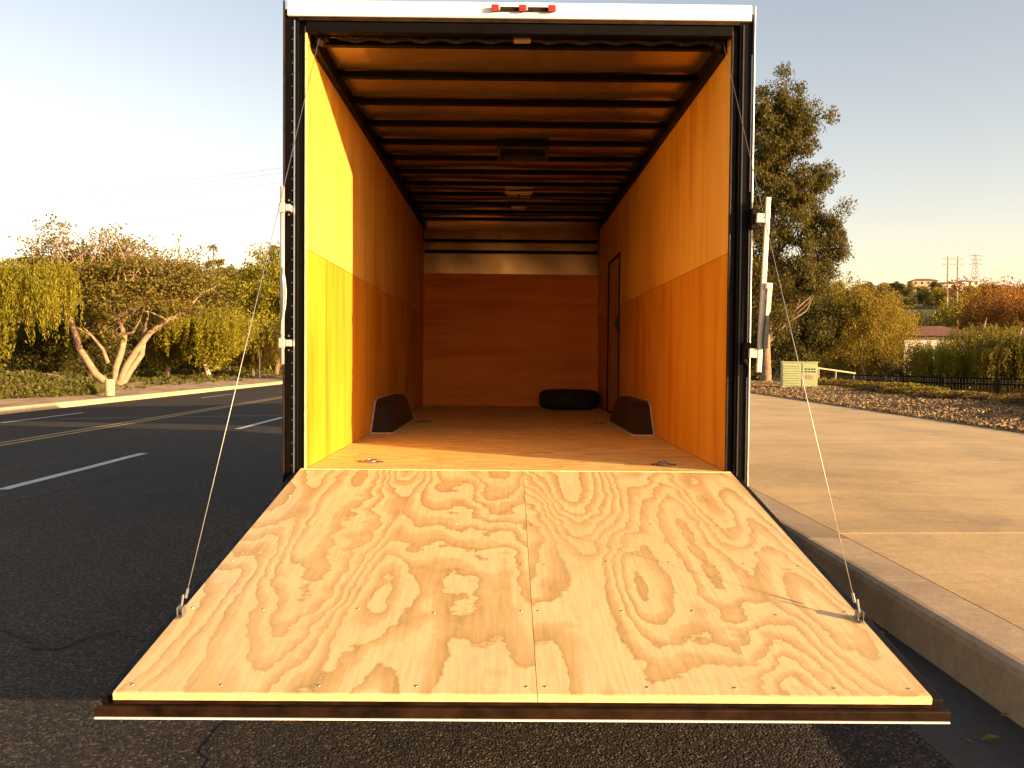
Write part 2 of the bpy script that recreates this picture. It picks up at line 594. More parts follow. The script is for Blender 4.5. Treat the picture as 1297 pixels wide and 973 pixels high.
def build_road():
    xs = [LK, -10, -7.3, -4.25, -2, 1.22]
    ys = [-25, -8, -4, 0, 5, 12, 25, 50, 90, 150, 288]
    V = [(x, y, road_z(x)) for y in ys for x in xs]
    n = len(xs)
    Fc = [(j * n + i, j * n + i + 1, (j + 1) * n + i + 1, (j + 1) * n + i) for j in range(len(ys) - 1) for i in range(n - 1)]
    me = bpy.data.meshes.new('road')
    me.from_pydata(V, [], Fc)
    o = link('road', me, 'asphalt')
    o['kind'] = 'structure'
    # concrete gutter pan on the near side
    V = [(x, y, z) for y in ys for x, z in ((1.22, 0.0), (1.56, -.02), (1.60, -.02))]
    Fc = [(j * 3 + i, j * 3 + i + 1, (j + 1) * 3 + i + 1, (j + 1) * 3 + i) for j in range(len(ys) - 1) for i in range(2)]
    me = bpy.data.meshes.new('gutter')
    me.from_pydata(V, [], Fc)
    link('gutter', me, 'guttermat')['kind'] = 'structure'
build_road()

def kerb_profile(x0, x1, zlow, zhigh, y0, y1, mat, s=1, name='kerb', parent=None):
    """battered, round-nosed kerb: face at x0, back at x1"""
    d = 1 if x1 > x0 else -1
    pr = [(x0, zlow - .2), (x0, zlow), (x0 + d * .012, zlow + .07), (x0 + d * .022, zhigh - .035), (x0 + d * .032, zhigh - .014), (x0 + d * .052, zhigh - .002), (x0 + d * .075, zhigh), (x1, zhigh), (x1, zlow - .2)]
    b = B()
    b.prism(pr, 'y', y0, y1)
    o = b.ob(name, mat, parent)
    return o

# near kerb in segments with joints
kroot = thing('kerb', None, None)
kroot['kind'] = 'structure'
yy = -13.13
k = 0
while yy < 60:
    y1 = min(60, yy + 2.75)
    kerb_profile(1.60, 1.873, -.02, .15, yy + .004, y1 - .004, 'kerbmat', name='kerb_segment', parent=kroot)
    yy = y1
    k += 1
kr2 = kerb_profile(1.60, 1.873, -.02, .15, 60, 288, 'kerbmat', name='kerb_run', parent=kroot)
# far kerb
froot = thing('far_kerb', None, None)
froot['kind'] = 'structure'
yy = -20
while yy < 50:
    kerb_profile(LK, LK - .24, road_z(LK), road_z(LK) + .16, yy + .006, yy + 3 - .006, 'kerbfar', name='kerb_segment', parent=froot)
    yy += 3
kerb_profile(LK, LK - .24, road_z(LK), road_z(LK) + .16, 49, 72, 'redpaint', name='red_kerb', parent=froot)
kerb_profile(LK, LK - .24, road_z(LK), road_z(LK) + .16, 72.02, 288, 'kerbfar', name='kerb_run', parent=froot)

# sidewalk slabs
sroot = thing('sidewalk', None, None)
sroot['kind'] = 'structure'
jy = [-13, -8.4, -4.9, .78, 6.4, 12.1, 18, 24, 30, 36, 48, 60]
for i in range(len(jy) - 1):
    g = .006
    y0, y1 = jy[i] + g, jy[i + 1] - g
    sk = .03
    b = B()
    b.prism([(1.881, y0), (7.15 + .025 * y0, y0 + .25), (7.15 + .025 * y1, y1 + .25 * (i < len(jy) - 2)), (1.881, y1)], 'z', .02, .1495)
    b.ob('sidewalk_slab', 'walk', sroot)
sheet('joint_fill', [(1.872, -13), (7.1, -13), (7.1, 60), (1.872, 60)], 'crack', .130)

# mulch bed
V, Fc = [], []
ysm = list(np.arange(-13, 40, 1.0))
for j, y in enumerate(ysm):
    x0 = 7.12 + .025 * y
    xe = 17.0 if y > 0 else 30
    for i in range(14):
        x = x0 + (xe - x0) * (i / 13)
        zz = .155 if i == 0 else ground_z(x, y) + .035 + .035 * math.sin(x * 2.1 + y * .7) * math.sin(y * 1.3 + i)
        V.append((x, y, zz))
for j in range(len(ysm) - 1):
    for i in range(13):
        a = j * 14 + i
        Fc.append((a, a + 1, a + 15, a + 14))
me = bpy.data.meshes.new('mulch_bed')
me.from_pydata(V, [], Fc)
me.polygons.foreach_set('use_smooth', [True] * len(Fc))
link('mulch_bed', me, 'mulch')['kind'] = 'structure'
# chips lying on it
n = 60000
cy = 3 + 31 * rng.random(n) ** 1.3
cx = 7.2 + .025 * cy + rng.random(n) ** 1.2 * 5.0
cz = np.array([ground_z(a, b_) for a, b_ in zip(cx, cy)]) + rng.uniform(.025, .075, n)
up = rng.normal(size=(n, 3)) * np.array([1, 1, .35])
mm = M('pale_chips')
g = mm.n('ShaderNodeNewGeometry')
mm.base(mm.ramp(g.outputs['Random Per Island'], [(0, (.12, .07, .03)), (.6, (.26, .17, .075)), (.95, (.36, .24, .12)), (1, (.55, .40, .24))]), .9)
MT['chips'] = mm.m
o = link('mulch_chips', qmesh('mulch_chips', leaves(np.stack([cx, cy, cz], 1), .027, 2.6, up, .3)), 'chips')
tag(o, 'pale and brown wood chips scattered over the mulch bed beside the sidewalk', 'wood chips', kind='stuff')

# far verge: dirt strip and far footpath
V, Fc = [], []
ysm = list(np.arange(-20, 120, 2.0))
for j, y in enumerate(ysm):
    for i in range(7):
        x = LK - .242 - i * .7
        zz = road_z(LK) + .155 + (.05 * math.sin(y * .9 + i) * (i > 0)) + .02 * i
        V.append((x, y, zz))
for j in range(len(ysm) - 1):
    for i in range(6):
        a = j * 7 + i
        Fc.append((a, a + 7, a + 8, a + 1))
me = bpy.data.meshes.new('dirt_verge')
me.from_pydata(V, [], Fc)
link('dirt_verge', me, 'dirt')['kind'] = 'structure'
sheet('far_footpath', [(LK - .242, 30, road_z(LK) + .166), (LK - .242, 118, road_z(LK) + .166), (LK - 1.9, 118, road_z(LK) + .19), (LK - 1.9, 36, road_z(LK) + .19)], 'kerbmat')

# lane markings
def dash(x, y0, y1, wdt, mat, name):
    z = .004
    n = 6
    V = []
    for i in range(n + 1):
        y = y0 + (y1 - y0) * i / n
        j = random.uniform(-.006, .006)
        V += [(x - wdt / 2 + j, y, road_z(x - wdt / 2) + z), (x + wdt / 2 + j, y, road_z(x + wdt / 2) + z)]
    Fc = [(2 * i, 2 * i + 1, 2 * i + 3, 2 * i + 2) for i in range(n)]
    me = bpy.data.meshes.new(name)
    me.from_pydata(V, [], Fc)
    o = link(name, me, mat)
    o['kind'] = 'structure'
def dz(py, px, h):
    return h * F / (py - hor(px)) - 4.2
ya, yb = dz(620.5, 20, 1.134), dz(574.5, 200, 1.134)
per = dz(543.5, 310, 1.134) - ya
for i in range(-2, 9):
    dash(-4.30, ya + per * i, ya + per * i + (yb - ya), .12, 'paint', 'lane_dash')
for i in range(-1, 10):
    dash(-10.35, 13.6 + 11.6 * i, 13.6 + 11.6 * i + 3.4, .12, 'paint', 'lane_dash')
for dx in (-.13, .13):
    dash(-7.15 + dx, -20, 200, .10, 'ypaint', 'centre_line')

# cracks and a pale seam in the asphalt
def crack(name, pts, wd, mat='crack', jit=.02, lift=.004):
    P = [Vector((*p, 0)) for p in pts]
    Q = [P[0]]
    for a, b_ in zip(P, P[1:]):
        n = max(2, int((b_ - a).length / .035))
        d = (b_ - a).normalized()
        s = Vector((-d.y, d.x, 0))
        for i in range(1, n + 1):
            Q.append(a.lerp(b_, i / n) + s * random.uniform(-jit, jit))
    V = []
    for i, q in enumerate(Q):
        d = (Q[min(i + 1, len(Q) - 1)] - Q[max(0, i - 1)]).normalized()
        s = Vector((-d.y, d.x, 0)) * wd * random.uniform(.3, 1.0) * .5
        for t in (q - s, q + s):
            V.append((t.x, t.y, road_z(t.x) + lift))
    Fc = [(2 * i, 2 * i + 1, 2 * i + 3, 2 * i + 2) for i in range(len(Q) - 1)]
    me = bpy.data.meshes.new(name)
    me.from_pydata(V, [], Fc)
    link(name, me, mat)['kind'] = 'structure'
def gp(px, py, h=1.134):
    Z = h * F / (py - hor(px))
    return (X(px, Z), Z - 4.2)
crack('crack', [gp(262, 985), gp(268, 955), gp(288, 925), gp(292, 905), (-.85, -1.2), (-1.3, -.9), gp(150, 800), gp(60, 826), gp(0, 795)], .021)
crack('crack', [(-1.1, -1.0), (-1.5, -.3), (-2.3, .2), (-3.4, .9)], .006)
crack('crack', [gp(0, 640), gp(120, 612), gp(260, 585), gp(365, 560)], .02, jit=.04)
sheet('pavement_seam', [(-9.6, 14.4, road_z(-9.6) + .003), (-9.6, 14.43, road_z(-9.6) + .003), (-4.3, 13.13, .003 + road_z(-4.3)), (-4.3, 13.1, .003 + road_z(-4.3))], 'paint')

# ------------------------------------------------------------------ the trailer
FL = .60
tr = thing('cargo_trailer', 'black enclosed cargo trailer with its rear ramp lowered and an empty plywood interior', 'trailer', (0, 0, 0))
LEN = 5.87
def tp(b, name, mat, parent=None, **k):
    return b.ob(name, mat, parent or tr, **k)

# outer skin
tp(B().box(-1.115, -1.085, .09, LEN + .08, .47, 2.80, .004), 'side_wall', 'black')
tp(B().box(1.085, 1.115, .09, LEN + .08, .47, 2.80, .004), 'side_wall', 'black')
tp(B().prism([(-1.085, LEN + .08), (1.085, LEN + .08), (.25, LEN + .62), (-.25, LEN + .62)], 'z', .47, 2.80), 'front_nose', 'black')
tp(B().prism([(-1.12, 2.80), (1.12, 2.80), (1.05, 2.845), (0, 2.862), (-1.05, 2.845)], 'y', .06, LEN + .09), 'roof', 'white')
fr = B()
for x in (-.75, .75):
    fr.box(x - .03, x + .03, .05, LEN + .5, .40, .555)
for i in range(13):
    fr.box(-1.08, 1.08, .12 + i * .46, .16 + i * .46, .556, .580)
tp(fr, 'underframe', 'blackmat')
tp(B().prism([(-.72, LEN + .5), (-.62, LEN + .5), (.04, LEN + 1.75), (-.04, LEN + 1.75)], 'z', .42, .50).prism([(.62, LEN + .5), (.72, LEN + .5), (.045, LEN + 1.76), (-.035, LEN + 1.76)], 'z', .421, .501), 'tow_tongue', 'blackmat')

# rear frame posts: outer trim, channel, inner lip
for s in (-1, 1):
    def bx(b, a, c, *r, **k):
        x0, x1 = (s * a, s * c) if s * a < s * c else (s * c, s * a)
        return b.box(x0, x1, *r, **k)
    tp(bx(B(), 1.052, 1.118, -.012, .088, .455, 2.795, bev=.004), 'rear_post', 'black')
    tp(bx(B(), 1.022, 1.051, .012, .088, .50, 2.76, bev=.003), 'rear_post_channel', 'blackmat')
    tp(bx(B(), 1.116, 1.124, -.028, -.013, .47, 2.83, bev=.003), 'corner_trim', 'zinc' if s > 0 else 'rustblack')
    tp(bx(B(), 1.068, 1.074, -.018, -.0125, .52, 2.74), 'door_seal', 'plasticblack' if s > 0 else 'alu')
    tp(bx(B(), 1.016, 1.026, .000, .0115, .60, 2.72, bev=.002), 'jamb_lip', 'edge_ply' if s < 0 else 'rustblack')
    tp(bx(B(), 1.100, 1.125, -.012, .10, .455, .54), 'lower_corner', 'blackmat')
    # top rail along the ceiling
    tp(bx(B(), .985, 1.02, .09, LEN - .002, 2.665, 2.738), 'top_rail', 'blackmat')
# header
tp(B().box(-1.105, 1.105, -.030, .055, 2.792, 2.868, bev=.006), 'header_panel', 'white')
tp(B().box(-1.051, 1.051, -.020, .050, 2.775, 2.791), 'header_lip', 'rustblack')
tp(B().box(-1.021, 1.021, -.012, .040, 2.725, 2.774, bev=.004), 'header_beam', 'black')
tp(B().box(-1.051, 1.051, -.010, .085, .50, .5795, bev=.004), 'rear_sill', 'black')
# rubber hinge strip line in front of floor
tp(B().box(-1.04, 1.04, -.022, -.001, .586, .6015, bev=.002), 'hinge_strip', 'edge_ply')

# marker light bar
ml = tp(B().box(-.135, .170, -.042, -.031, 2.822, 2.842, bev=.003), 'marker_light_bar', 'rustblack')
for x in (-.118, .012, .150):
    tp(B().box(x - .018, x + .018, -.060, -.0425, 2.820, 2.846, bev=.004), 'marker_lens', 'red', ml)
    tp(B().box(x + .0185, x + .024, -.056, -.0425, 2.822, 2.844), 'lens_clip', 'alupaint', ml)

# floor panels (sheets laid across)
fy = [0.0, 1.22, 2.44, 3.66, 4.88, LEN]
for i in range(5):
    tp(B().box(-1.016, 1.016, fy[i] + .0015, fy[i + 1] - .0015, .581, .600), 'floor_panel', 'floor_ply')

# wall panels
def wall(s, x, segs, z0, z1, mat, wz=None):
    for y0, y1 in segs:
        x0, x1 = (x, x + .012) if s > 0 else (-x - .012, -x)
        tp(B().box(x0, x1, y0 + .002, y1 - .002, z0, z1), 'wall_panel', mat)
seam = 1.66
# wheel box cut-outs are covered by the boxes themselves
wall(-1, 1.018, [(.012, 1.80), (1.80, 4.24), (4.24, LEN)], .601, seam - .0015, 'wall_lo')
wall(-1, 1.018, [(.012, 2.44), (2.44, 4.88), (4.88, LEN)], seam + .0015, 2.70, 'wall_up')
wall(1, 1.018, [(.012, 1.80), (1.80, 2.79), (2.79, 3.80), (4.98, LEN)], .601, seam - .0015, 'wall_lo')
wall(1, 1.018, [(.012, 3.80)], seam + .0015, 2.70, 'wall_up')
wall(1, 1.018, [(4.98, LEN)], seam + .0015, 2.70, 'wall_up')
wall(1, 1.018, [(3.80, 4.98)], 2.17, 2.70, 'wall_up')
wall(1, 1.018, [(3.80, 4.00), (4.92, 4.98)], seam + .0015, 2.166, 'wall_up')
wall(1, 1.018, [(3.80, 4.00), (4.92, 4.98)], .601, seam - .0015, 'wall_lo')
# side door
sd = tp(B().box(1.020, 1.034, 4.03, 4.89, .615, 2.135, bev=.002), 'side_door', 'doorskin')
tp(B().box(1.008, 1.0335, 4.002, 4.028, .603, 2.16).box(1.008, 1.0335, 4.892, 4.918, .603, 2.16).box(1.008, 1.0335, 4.029, 4.891, 2.138, 2.16), 'door_frame', 'blackmat', sd)
tp(B().box(.998, 1.0195, 4.13, 4.17, 1.44, 1.56, bev=.004).box(.985, .9975, 4.135, 4.165, 1.47, 1.50), 'door_latch', 'plasticblack', sd)
# front wall
for z0, z1 in ((.601, 2.125),):
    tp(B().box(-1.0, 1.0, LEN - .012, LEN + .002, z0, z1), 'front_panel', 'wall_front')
for x in (-1.003, 1.003):
    tp(B().box(x - .012, x + .012, LEN - .030, LEN - .0125, .601, 2.10, bev=.004), 'corner_moulding', 'wall_front')
def wavy():
    xs = np.linspace(-1.015, 1.015, 60)
    V, Fc = [], []
    for zi, z in enumerate(np.linspace(2.12, 2.735, 12)):
        for x in xs:
            V.append((x, LEN + .012 + .006 * math.sin(x * 3.1 + z * 1.3) + .004 * math.sin(x * 7 + 1 + z * 4), z))
    for j in range(11):
        for i in range(59):
            a = j * 60 + i
            Fc.append((a, a + 1, a + 61, a + 60))
    me = bpy.data.meshes.new('front_sheet')
    me.from_pydata(V, [], Fc)
    me.polygons.foreach_set('use_smooth', [True] * len(Fc))
    link('front_sheet', me, 'sheet2', tr)
wavy()
tp(B().box(-1.0, 1.0, LEN - .028, LEN + .004, 2.36, 2.395), 'front_girt', 'blackmat')
tp(B().box(-1.0, 1.0, LEN - .028, LEN + .004, 2.485, 2.52), 'front_girt', 'blackmat')
# ceiling
V, Fc = [], []
ysr = np.linspace(.05, LEN + .01, 60)
xsr = np.linspace(-1.03, 1.03, 24)
for y in ysr:
    for x in xsr:
        V.append((x, y, 2.742 + .004 * math.sin(x * 5 + y * 3) + .002 * math.sin(y * 13)))
for j in range(59):
    for i in range(23):
        a = j * 24 + i
        Fc.append((a, a + 24, a + 25, a + 1))
me = bpy.data.meshes.new('ceiling_sheet')
me.from_pydata(V, [], Fc)
me.polygons.foreach_set('use_smooth', [True] * len(Fc))
link('ceiling_sheet', me, 'sheet', tr)
bow0 = None
for i in range(12):
    y = .135 + .485 * i
    if bow0 is None:
        bow0 = tp(B().box(-.984, .984, -.021, .021, 2.698, 2.734, bev=.004), 'roof_bow', 'black', loc=(0, y, 0))
    else:
        c = bow0.copy(); C.objects.link(c); c.parent = tr; c.location = (0, y, 0)
# roof vent
v = tp(B().box(-.19, -.165, 2.105, 2.52, 2.685, 2.735).box(.165, .19, 2.105, 2.52, 2.685, 2.735).box(-.164, .164, 2.105, 2.13, 2.686, 2.735).box(-.164, .164, 2.49, 2.515, 2.686, 2.735), 'roof_vent', 'plasticblack', loc=(.06, 0, 0))
tp(B().box(-.163, .163, 2.131, 2.489, 2.722, 2.732), 'vent_lid', 'blackmat', v)
# ceiling lights
l1 = tp(B().box(-.13, .13, 3.93, 4.11, 2.712, 2.735, bev=.006), 'dome_light', 'alupaint', loc=(.055, 0, 0))
tp(B().box(-.11, -.01, 3.945, 4.095, 2.702, 2.7115, bev=.003), 'lens', 'lens', l1)
tp(B().box(.01, .11, 3.945, 4.095, 2.702, 2.7115, bev=.003), 'lens', 'lens', l1)
tp(B().prism([(-.08, 2.734), (.08, 2.734), (.055, 2.695), (-.055, 2.695)], 'y', 4.62, 4.74), 'dome_light', 'lens', loc=(.065, 0, 0))

# wheel boxes
for s in (-1, 1):
    X0, X1, X2 = 1.017, .865, .88
    y0, y1 = 2.0, 3.5
    bm = bmesh.new()
    prof = [(y0, .601), (y0 + .18, .80), (y0 + .27, .835), (y1 - .27, .835), (y1 - .18, .80), (y1, .601)]
    a = [bm.verts.new((s * X0, y, z)) for y, z in prof]
    b_ = [bm.verts.new((s * (X1 + (z - .601) * .16), y + (.02 if y < 2.7 else -.02) * (z > .65), z)) for y, z in prof]
    for i in range(5):
        bm.faces.new((a[i], a[i + 1], b_[i + 1], b_[i]))
    bm.faces.new(b_)
    bmesh.ops.recalc_face_normals(bm, faces=bm.faces)
    es = [e for e in bm.edges if len(e.link_faces) == 2]
    bmesh.ops.bevel(bm, geom=es, offset=.035, segments=4, affect='EDGES', profile=.5)
    me = bpy.data.meshes.new('wheel_box')
    bm.to_mesh(me); bm.free()
    wb = link('wheel_box', me, 'plasticblack', tr)
    pts = [(s * (X0 - .004), y, z + .003) for y, z in [(y0 - .01, .603)] + prof[1:-1] + [(y1 + .01, .603)]]
    tp(B().tube(pts, .006, 6), 'caulk_bead', 'caulk', wb)
    tp(B().tube([(s * X0, y0 - .005, .603), (s * (X1 + .01), y0 - .004, .603), (s * (X1 - .004), y0 + .02, .603), (s * (X1 - .004), y1 - .02, .603)], .005, 6), 'caulk_bead', 'caulk', wb)

# recessed tie-down rings
for x, y in ((-.745, .28), (.765, .26), (-.74, 3.18), (.74, 3.18)):
    r = tp(B().lathe([(0, .6035), (.030, .6035), (.034, .6045), (.050, .6045), (.054, .601)], (0, 0, 0), 'z', 24), 'tie_down_ring', 'zinc', loc=(x, y, 0), smooth_=True)
    pts = [(.028 * math.cos(t), .028 * math.sin(t) * .9 + .004, .609 + .004 * math.sin(t)) for t in np.linspace(0, 2 * PI, 17)]
    tp(B().tube(pts, .004, 6), 'ring', 'zinc', r, smooth_=True)
    for lx_ in (-.062, .052):
        tp(B().box(lx_, lx_ + .010, -.008, .008, .6015, .6045), 'lug', 'blackmat', r)

# torsion springs along the header (slack, wavy)
def spring(x0, x1, name):
    n = int((x1 - x0) / .0085)
    pts = []
    L = x1 - x0
    for i in range(n * 6):
        t = i / 6
        x = x0 + L * i / (n * 6)
        sag = -.012 * (0.5 - .5 * math.cos((x - x0) / .165 * 2 * PI)) * smooth((x - x0) / .08) * smooth((x1 - x) / .08)
        a = t * 2 * PI
        pts.append((x, .060 + .012 * math.cos(a), 2.715 + sag + .012 * math.sin(a)))
    return tp(B().tube(pts, .0028, 4), name, 'spring', smooth_=True)
spring(-.88, -.03, 'torsion_spring')
spring(.06, .97, 'torsion_spring')
tp(B().tube([(-.99, .060, 2.720), (.99, .060, 2.720)], .006, 8), 'spring_shaft', 'blackmat')
tp(B().box(-.028, .054, .045, .075, 2.700, 2.733, bev=.003), 'spring_bracket', 'bark_pale')
for s in (-1, 1):
    sb = tp(B().box(s * .965 - .015, s * .965 + .015, .045, .085, 2.68, 2.735, bev=.003), 'spring_bracket', 'rustblack')
    tp(B().lathe([(.0, -.01), (.026, -.01), (.018, -.004), (.018, .004), (.026, .01), (0, .01)], (s * .935, .06, 2.712), 'x', 18), 'cable_drum', 'rustblack', smooth_=True)

# ramp door
ang = math.atan(.157)
RL = 2.045
rd = tp(B().box(-1.075, -1.035, -RL + .03, -.02, -.062, -.012, bev=.003).box(1.035, 1.075, -RL + .03, -.02, -.062, -.012, bev=.003)
        .box(-1.034, 1.034, -.06, -.02, -.062, -.019)
        .box(-1.034, 1.034, -RL + .03, -RL + .075, -.062, -.019).box(-1.034, 1.034, -.75, -.71, -.062, -.019).box(-1.034, 1.034, -1.4, -1.36, -.062, -.019),
        'ramp_door', 'blackmat', loc=(0, -.020, FL - .001), rot=(ang, 0, 0))
for x0, x1 in ((-1.040, .0335), (.0350, 1.040)):
    tp(B().box(x0, x1, -RL + .025, -.004, -.018, 0.0), 'plywood_panel', 'ramp_ply', rd)
    tp(B().box(x0, x1, -RL + .019, -RL + .0245, -.020, -.0015, bev=.001), 'plywood_edge', 'edge_ply', rd)
tp(B().box(-1.040, 1.040, -RL + .0205, -RL + .0295, -.031, -.0205), 'shadow_strip', 'rustblack', rd)
tp(B().box(-1.082, 1.082, -RL + .004, -RL + .0200, -.0585, -.0320, bev=.002), 'front_rail', 'rustblack', rd)
tp(B().box(-1.082, 1.082, -RL + .001, -RL + .02, -.0622, -.0588), 'bottom_trim', 'white', rd)
tp(B().box(-1.034, 1.034, -RL + .08, -.07, -.0690, -.0650), 'outer_skin', 'black', rd)
# screws
scr = None
rs = random.Random(5)
for y in (-.05, -.4, -.75, -1.15, -1.55, -1.985):
    for x in (-1.0, -.78, -.52, -.26, -.0, .07, .3, .55, .8, 1.0):
        if y in (-.4, -1.15) and -1 < x < -.1: continue
        p = (x + rs.uniform(-.02, .02), y + rs.uniform(-.02, .02) * (abs(y) < 1.9), 0)
        if scr is None:
            scr = tp(B().lathe([(0, .0012), (.0042, .0012), (.0048, -.0005)], (0, 0, 0), 'z', 10), 'screw', 'zinc', rd, loc=p)
        else:
            c = scr.copy(); C.objects.link(c); c.parent = rd; c.location = p

# cable anchors + cables
def anchor_world(s):
    return Vector((s * 1.026, -.02 - 1.59 * math.cos(ang), FL - 1.59 * math.sin(ang)))
top = {-1: Vector((-.965, .055, 2.70)), 1: Vector((.985, .055, 2.70))}
for s in (-1, 1):
    p = anchor_world(s)
    t = top[s]
    d = (t - p).normalized()
    e = p + d * .058
    cb = tp(B().tube([e, e.lerp(t, .5), t], .0015, 6), 'lift_cable', 'zinc', smooth_=True)
    tp(B().tube([e - d * .004, e + d * .026], .0045, 8), 'cable_ferrule', 'zinc', cb)
    # U bracket
    u = B()
    u.box(-.009, -.0065, -.014, .014, -.002, .028, bev=.0008).box(.0065, .009, -.014, .014, -.002, .028, bev=.0008).box(-.006, .006, -.026, .026, -.001, .0025)
    ao = tp(u, 'cable_anchor', 'zinc', loc=p + Vector((0, 0, .002)), rot=(ang, 0, 0))
    tp(B().tube([(-.013, .0, .022), (.013, .0, .022)], .0032, 8), 'clevis_pin', 'zinc', ao)
    tp(B().tube([(0, 0, .022), (0, .010, .036), Vector((0, .022, .055))], .0036, 6), 'cable_eye', 'zinc', ao)

# lock bars on the rear posts
def lockbar(s, x, z0, z1, r, w_):
    lean = .022 if s > 0 else 0
    xx = lambda z: x + (z - z0) / (z1 - z0) * lean
    br = B().box(x - w_, x + w_, -.075, -.055, 0, z1 - z0, bev=.004)
    bar = tp(br, 'lock_bar', 'alupaint', loc=(0, 0, z0), rot=(0, 0, 0))
    bar.rotation_euler = (0, math.atan(lean / (z1 - z0)) if s > 0 else 0, 0)
    if s > 0:
        bar.location.x = -.0
    return bar
rb = tp(B().box(-.0115, .0115, -.010, .010, 0, .83, bev=.003), 'lock_bar', 'alupaint', loc=(1.150, -.075, 1.085), rot=(0, R(2.2), 0))
for z in (.09, .73):
    tp(B().box(-.050, -.0145, -.010, .012, z - .022, z + .022, bev=.002), 'bar_bracket', 'alupaint', rb)
    tp(B().box(-.068, -.040, .013, .06, z - .05, z + .05, bev=.004), 'bracket_plate', 'blackmat', rb)
hd = tp(B().box(.004, .036, -.030, -.0125, .395, .425, bev=.004).prism([(.014, .40), (.036, .40), (.033, .29), (.024, .27), (.012, .27)], 'y', -.028, -.0125), 'lock_handle', 'alupaint', rb)
tp(B().prism([(.012, .268), (.027, .268), (.030, .20), (.026, .115), (.010, .11), (.006, .16)], 'y', -.034, -.0122), 'handle_grip', 'rubber', hd)
lb = tp(B().tube([(0, 0, 0), (0, 0, .84)], .0105, 10), 'lock_bar', 'alupaint', loc=(-1.118, -.055, 1.105), smooth_=True)
for z in (.10, .74):
    tp(B().box(-.0145, .0145, -.016, .0, z - .024, z + .024, bev=.003), 'bar_sleeve', 'alupaint', lb)
    tp(B().box(.0155, .040, -.014, .034, z - .016, z + .016, bev=.003), 'bar_bracket', 'alupaint', lb)
    for dz_ in (-.034, .034):
        tp(B().lathe([(0, -.004), (.004, -.004), (.005, 0)], (.034, -.012, z + dz_), 'y', 8), 'bolt', 'zinc', lb)
tp(B().tube([(.006, -.018, .46), (.016, -.02, .40), (.022, -.02, .34), (.018, -.02, .27), (.004, -.02, .20), (-.002, -.018, .14)], .0045, 6), 'keeper_strap', 'alupaint', lb, smooth_=True)
# rivets on left post
rv = None
for i in range(40):
    z = .56 + i * .055
    if rv is None:
        rv = tp(B().lathe([(0, -.003), (.0022, -.0025), (.003, 0)], (0, 0, 0), 'y', 8), 'rivet', 'zinc', loc=(-1.082, -.0125, z))
    else:
        c = rv.copy(); C.objects.link(c); c.parent = tr; c.location = (-1.082 + random.uniform(-.001, .001), -.0125, z)
# right trim pieces seen beside the post
tp(B().box(1.109, 1.1125, -.020, -.0125, 1.95, 2.60), 'cam_rod', 'zinc')
tp(B().box(1.109, 1.1125, -.020, -.0125, 1.12, 1.78), 'cam_rod', 'zinc')
tp(B().box(1.109, 1.1125, -.020, -.0125, .50, 1.06), 'cam_rod', 'zinc')

for c in tr.children:
    k_ = c.name.split('.')[0]
    if k_ in ('ceiling_sheet', 'roof_bow', 'roof_vent', 'dome_light', 'top_rail', 'torsion_spring', 'spring_shaft', 'spring_bracket', 'cable_drum'):
        c.location.z -= .026
    elif k_ in ('header_panel', 'header_lip', 'header_beam', 'marker_light_bar'):
        c.location.z -= .036
# wheels
def wheel_mesh():
    t = B().lathe([(.20, -.095), (.31, -.10), (.338, -.075), (.345, -.03), (.345, .03), (.338, .075), (.31, .10), (.20, .095)], (0, 0, 0), 'x', 36).mesh('tyre', True)
    r = B().lathe([(0, .03), (.06, .04), (.07, .02), (.16, .0), (.19, .07), (.205, .085), (.205, -.085), (.0, -.05)], (0, 0, 0), 'x', 28).mesh('rim', True)
    return t, r
tm, rm = wheel_mesh()
tm.materials.append(MT['rubber']); rm.materials.append(MT['alupaint'])
for s in (-1, 1):
    for y in (2.33, 3.17):
        o = bpy.data.objects.new('wheel', tm); C.objects.link(o); o.parent = tr
        o.location = (s * .985, y, .345); o.rotation_euler = (0, 0, 0 if s > 0 else PI)
        o2 = bpy.data.objects.new('rim', rm); C.objects.link(o2); o2.parent = o

# ------------------------------------------------------------------ spare tyre
sp = thing('spare_tyre', 'black spare tyre lying flat on the plywood floor against the front wall', 'tyre', (.655, 5.42, .600))
pr = [(.17, .02), (.20, .005), (.26, .002), (.300, .012), (.322, .035), (.330, .06), (.330, .15), (.322, .175), (.300, .197), (.26, .208), (.20, .205), (.17, .19), (.165, .1), (.17, .02)]
B().lathe(pr, (0, 0, 0), 'z', 56).ob('tyre', 'rubber', sp, smooth_=True)
td = B()
for k_ in range(44):
    a = 2 * PI * k_ / 44
    ca, sa = math.cos(a), math.sin(a)
    for z0, z1, off in ((.045, .10, 0), (.11, .165, .07)):
        a2 = a + off
        c_, s_ = math.cos(a2), math.sin(a2)
        p0 = [(r_ * math.cos(a2 + da), r_ * math.sin(a2 + da)) for r_, da in ((.3285, -.045), (.3345, -.045), (.3345, .045), (.3285, .045))]
        td.prism(p0, 'z', z0, z1)
t_ = td.ob('tread', 'rubber', sp)
t_['kind'] = 'stuff'
B().lathe([(.0, .11), (.05, .112), (.09, .12), (.14, .10), (.168, .165), (.168, .03), (.0, .03)], (0, 0, 0), 'z', 36).ob('rim', 'blackmat', sp, smooth_=True)

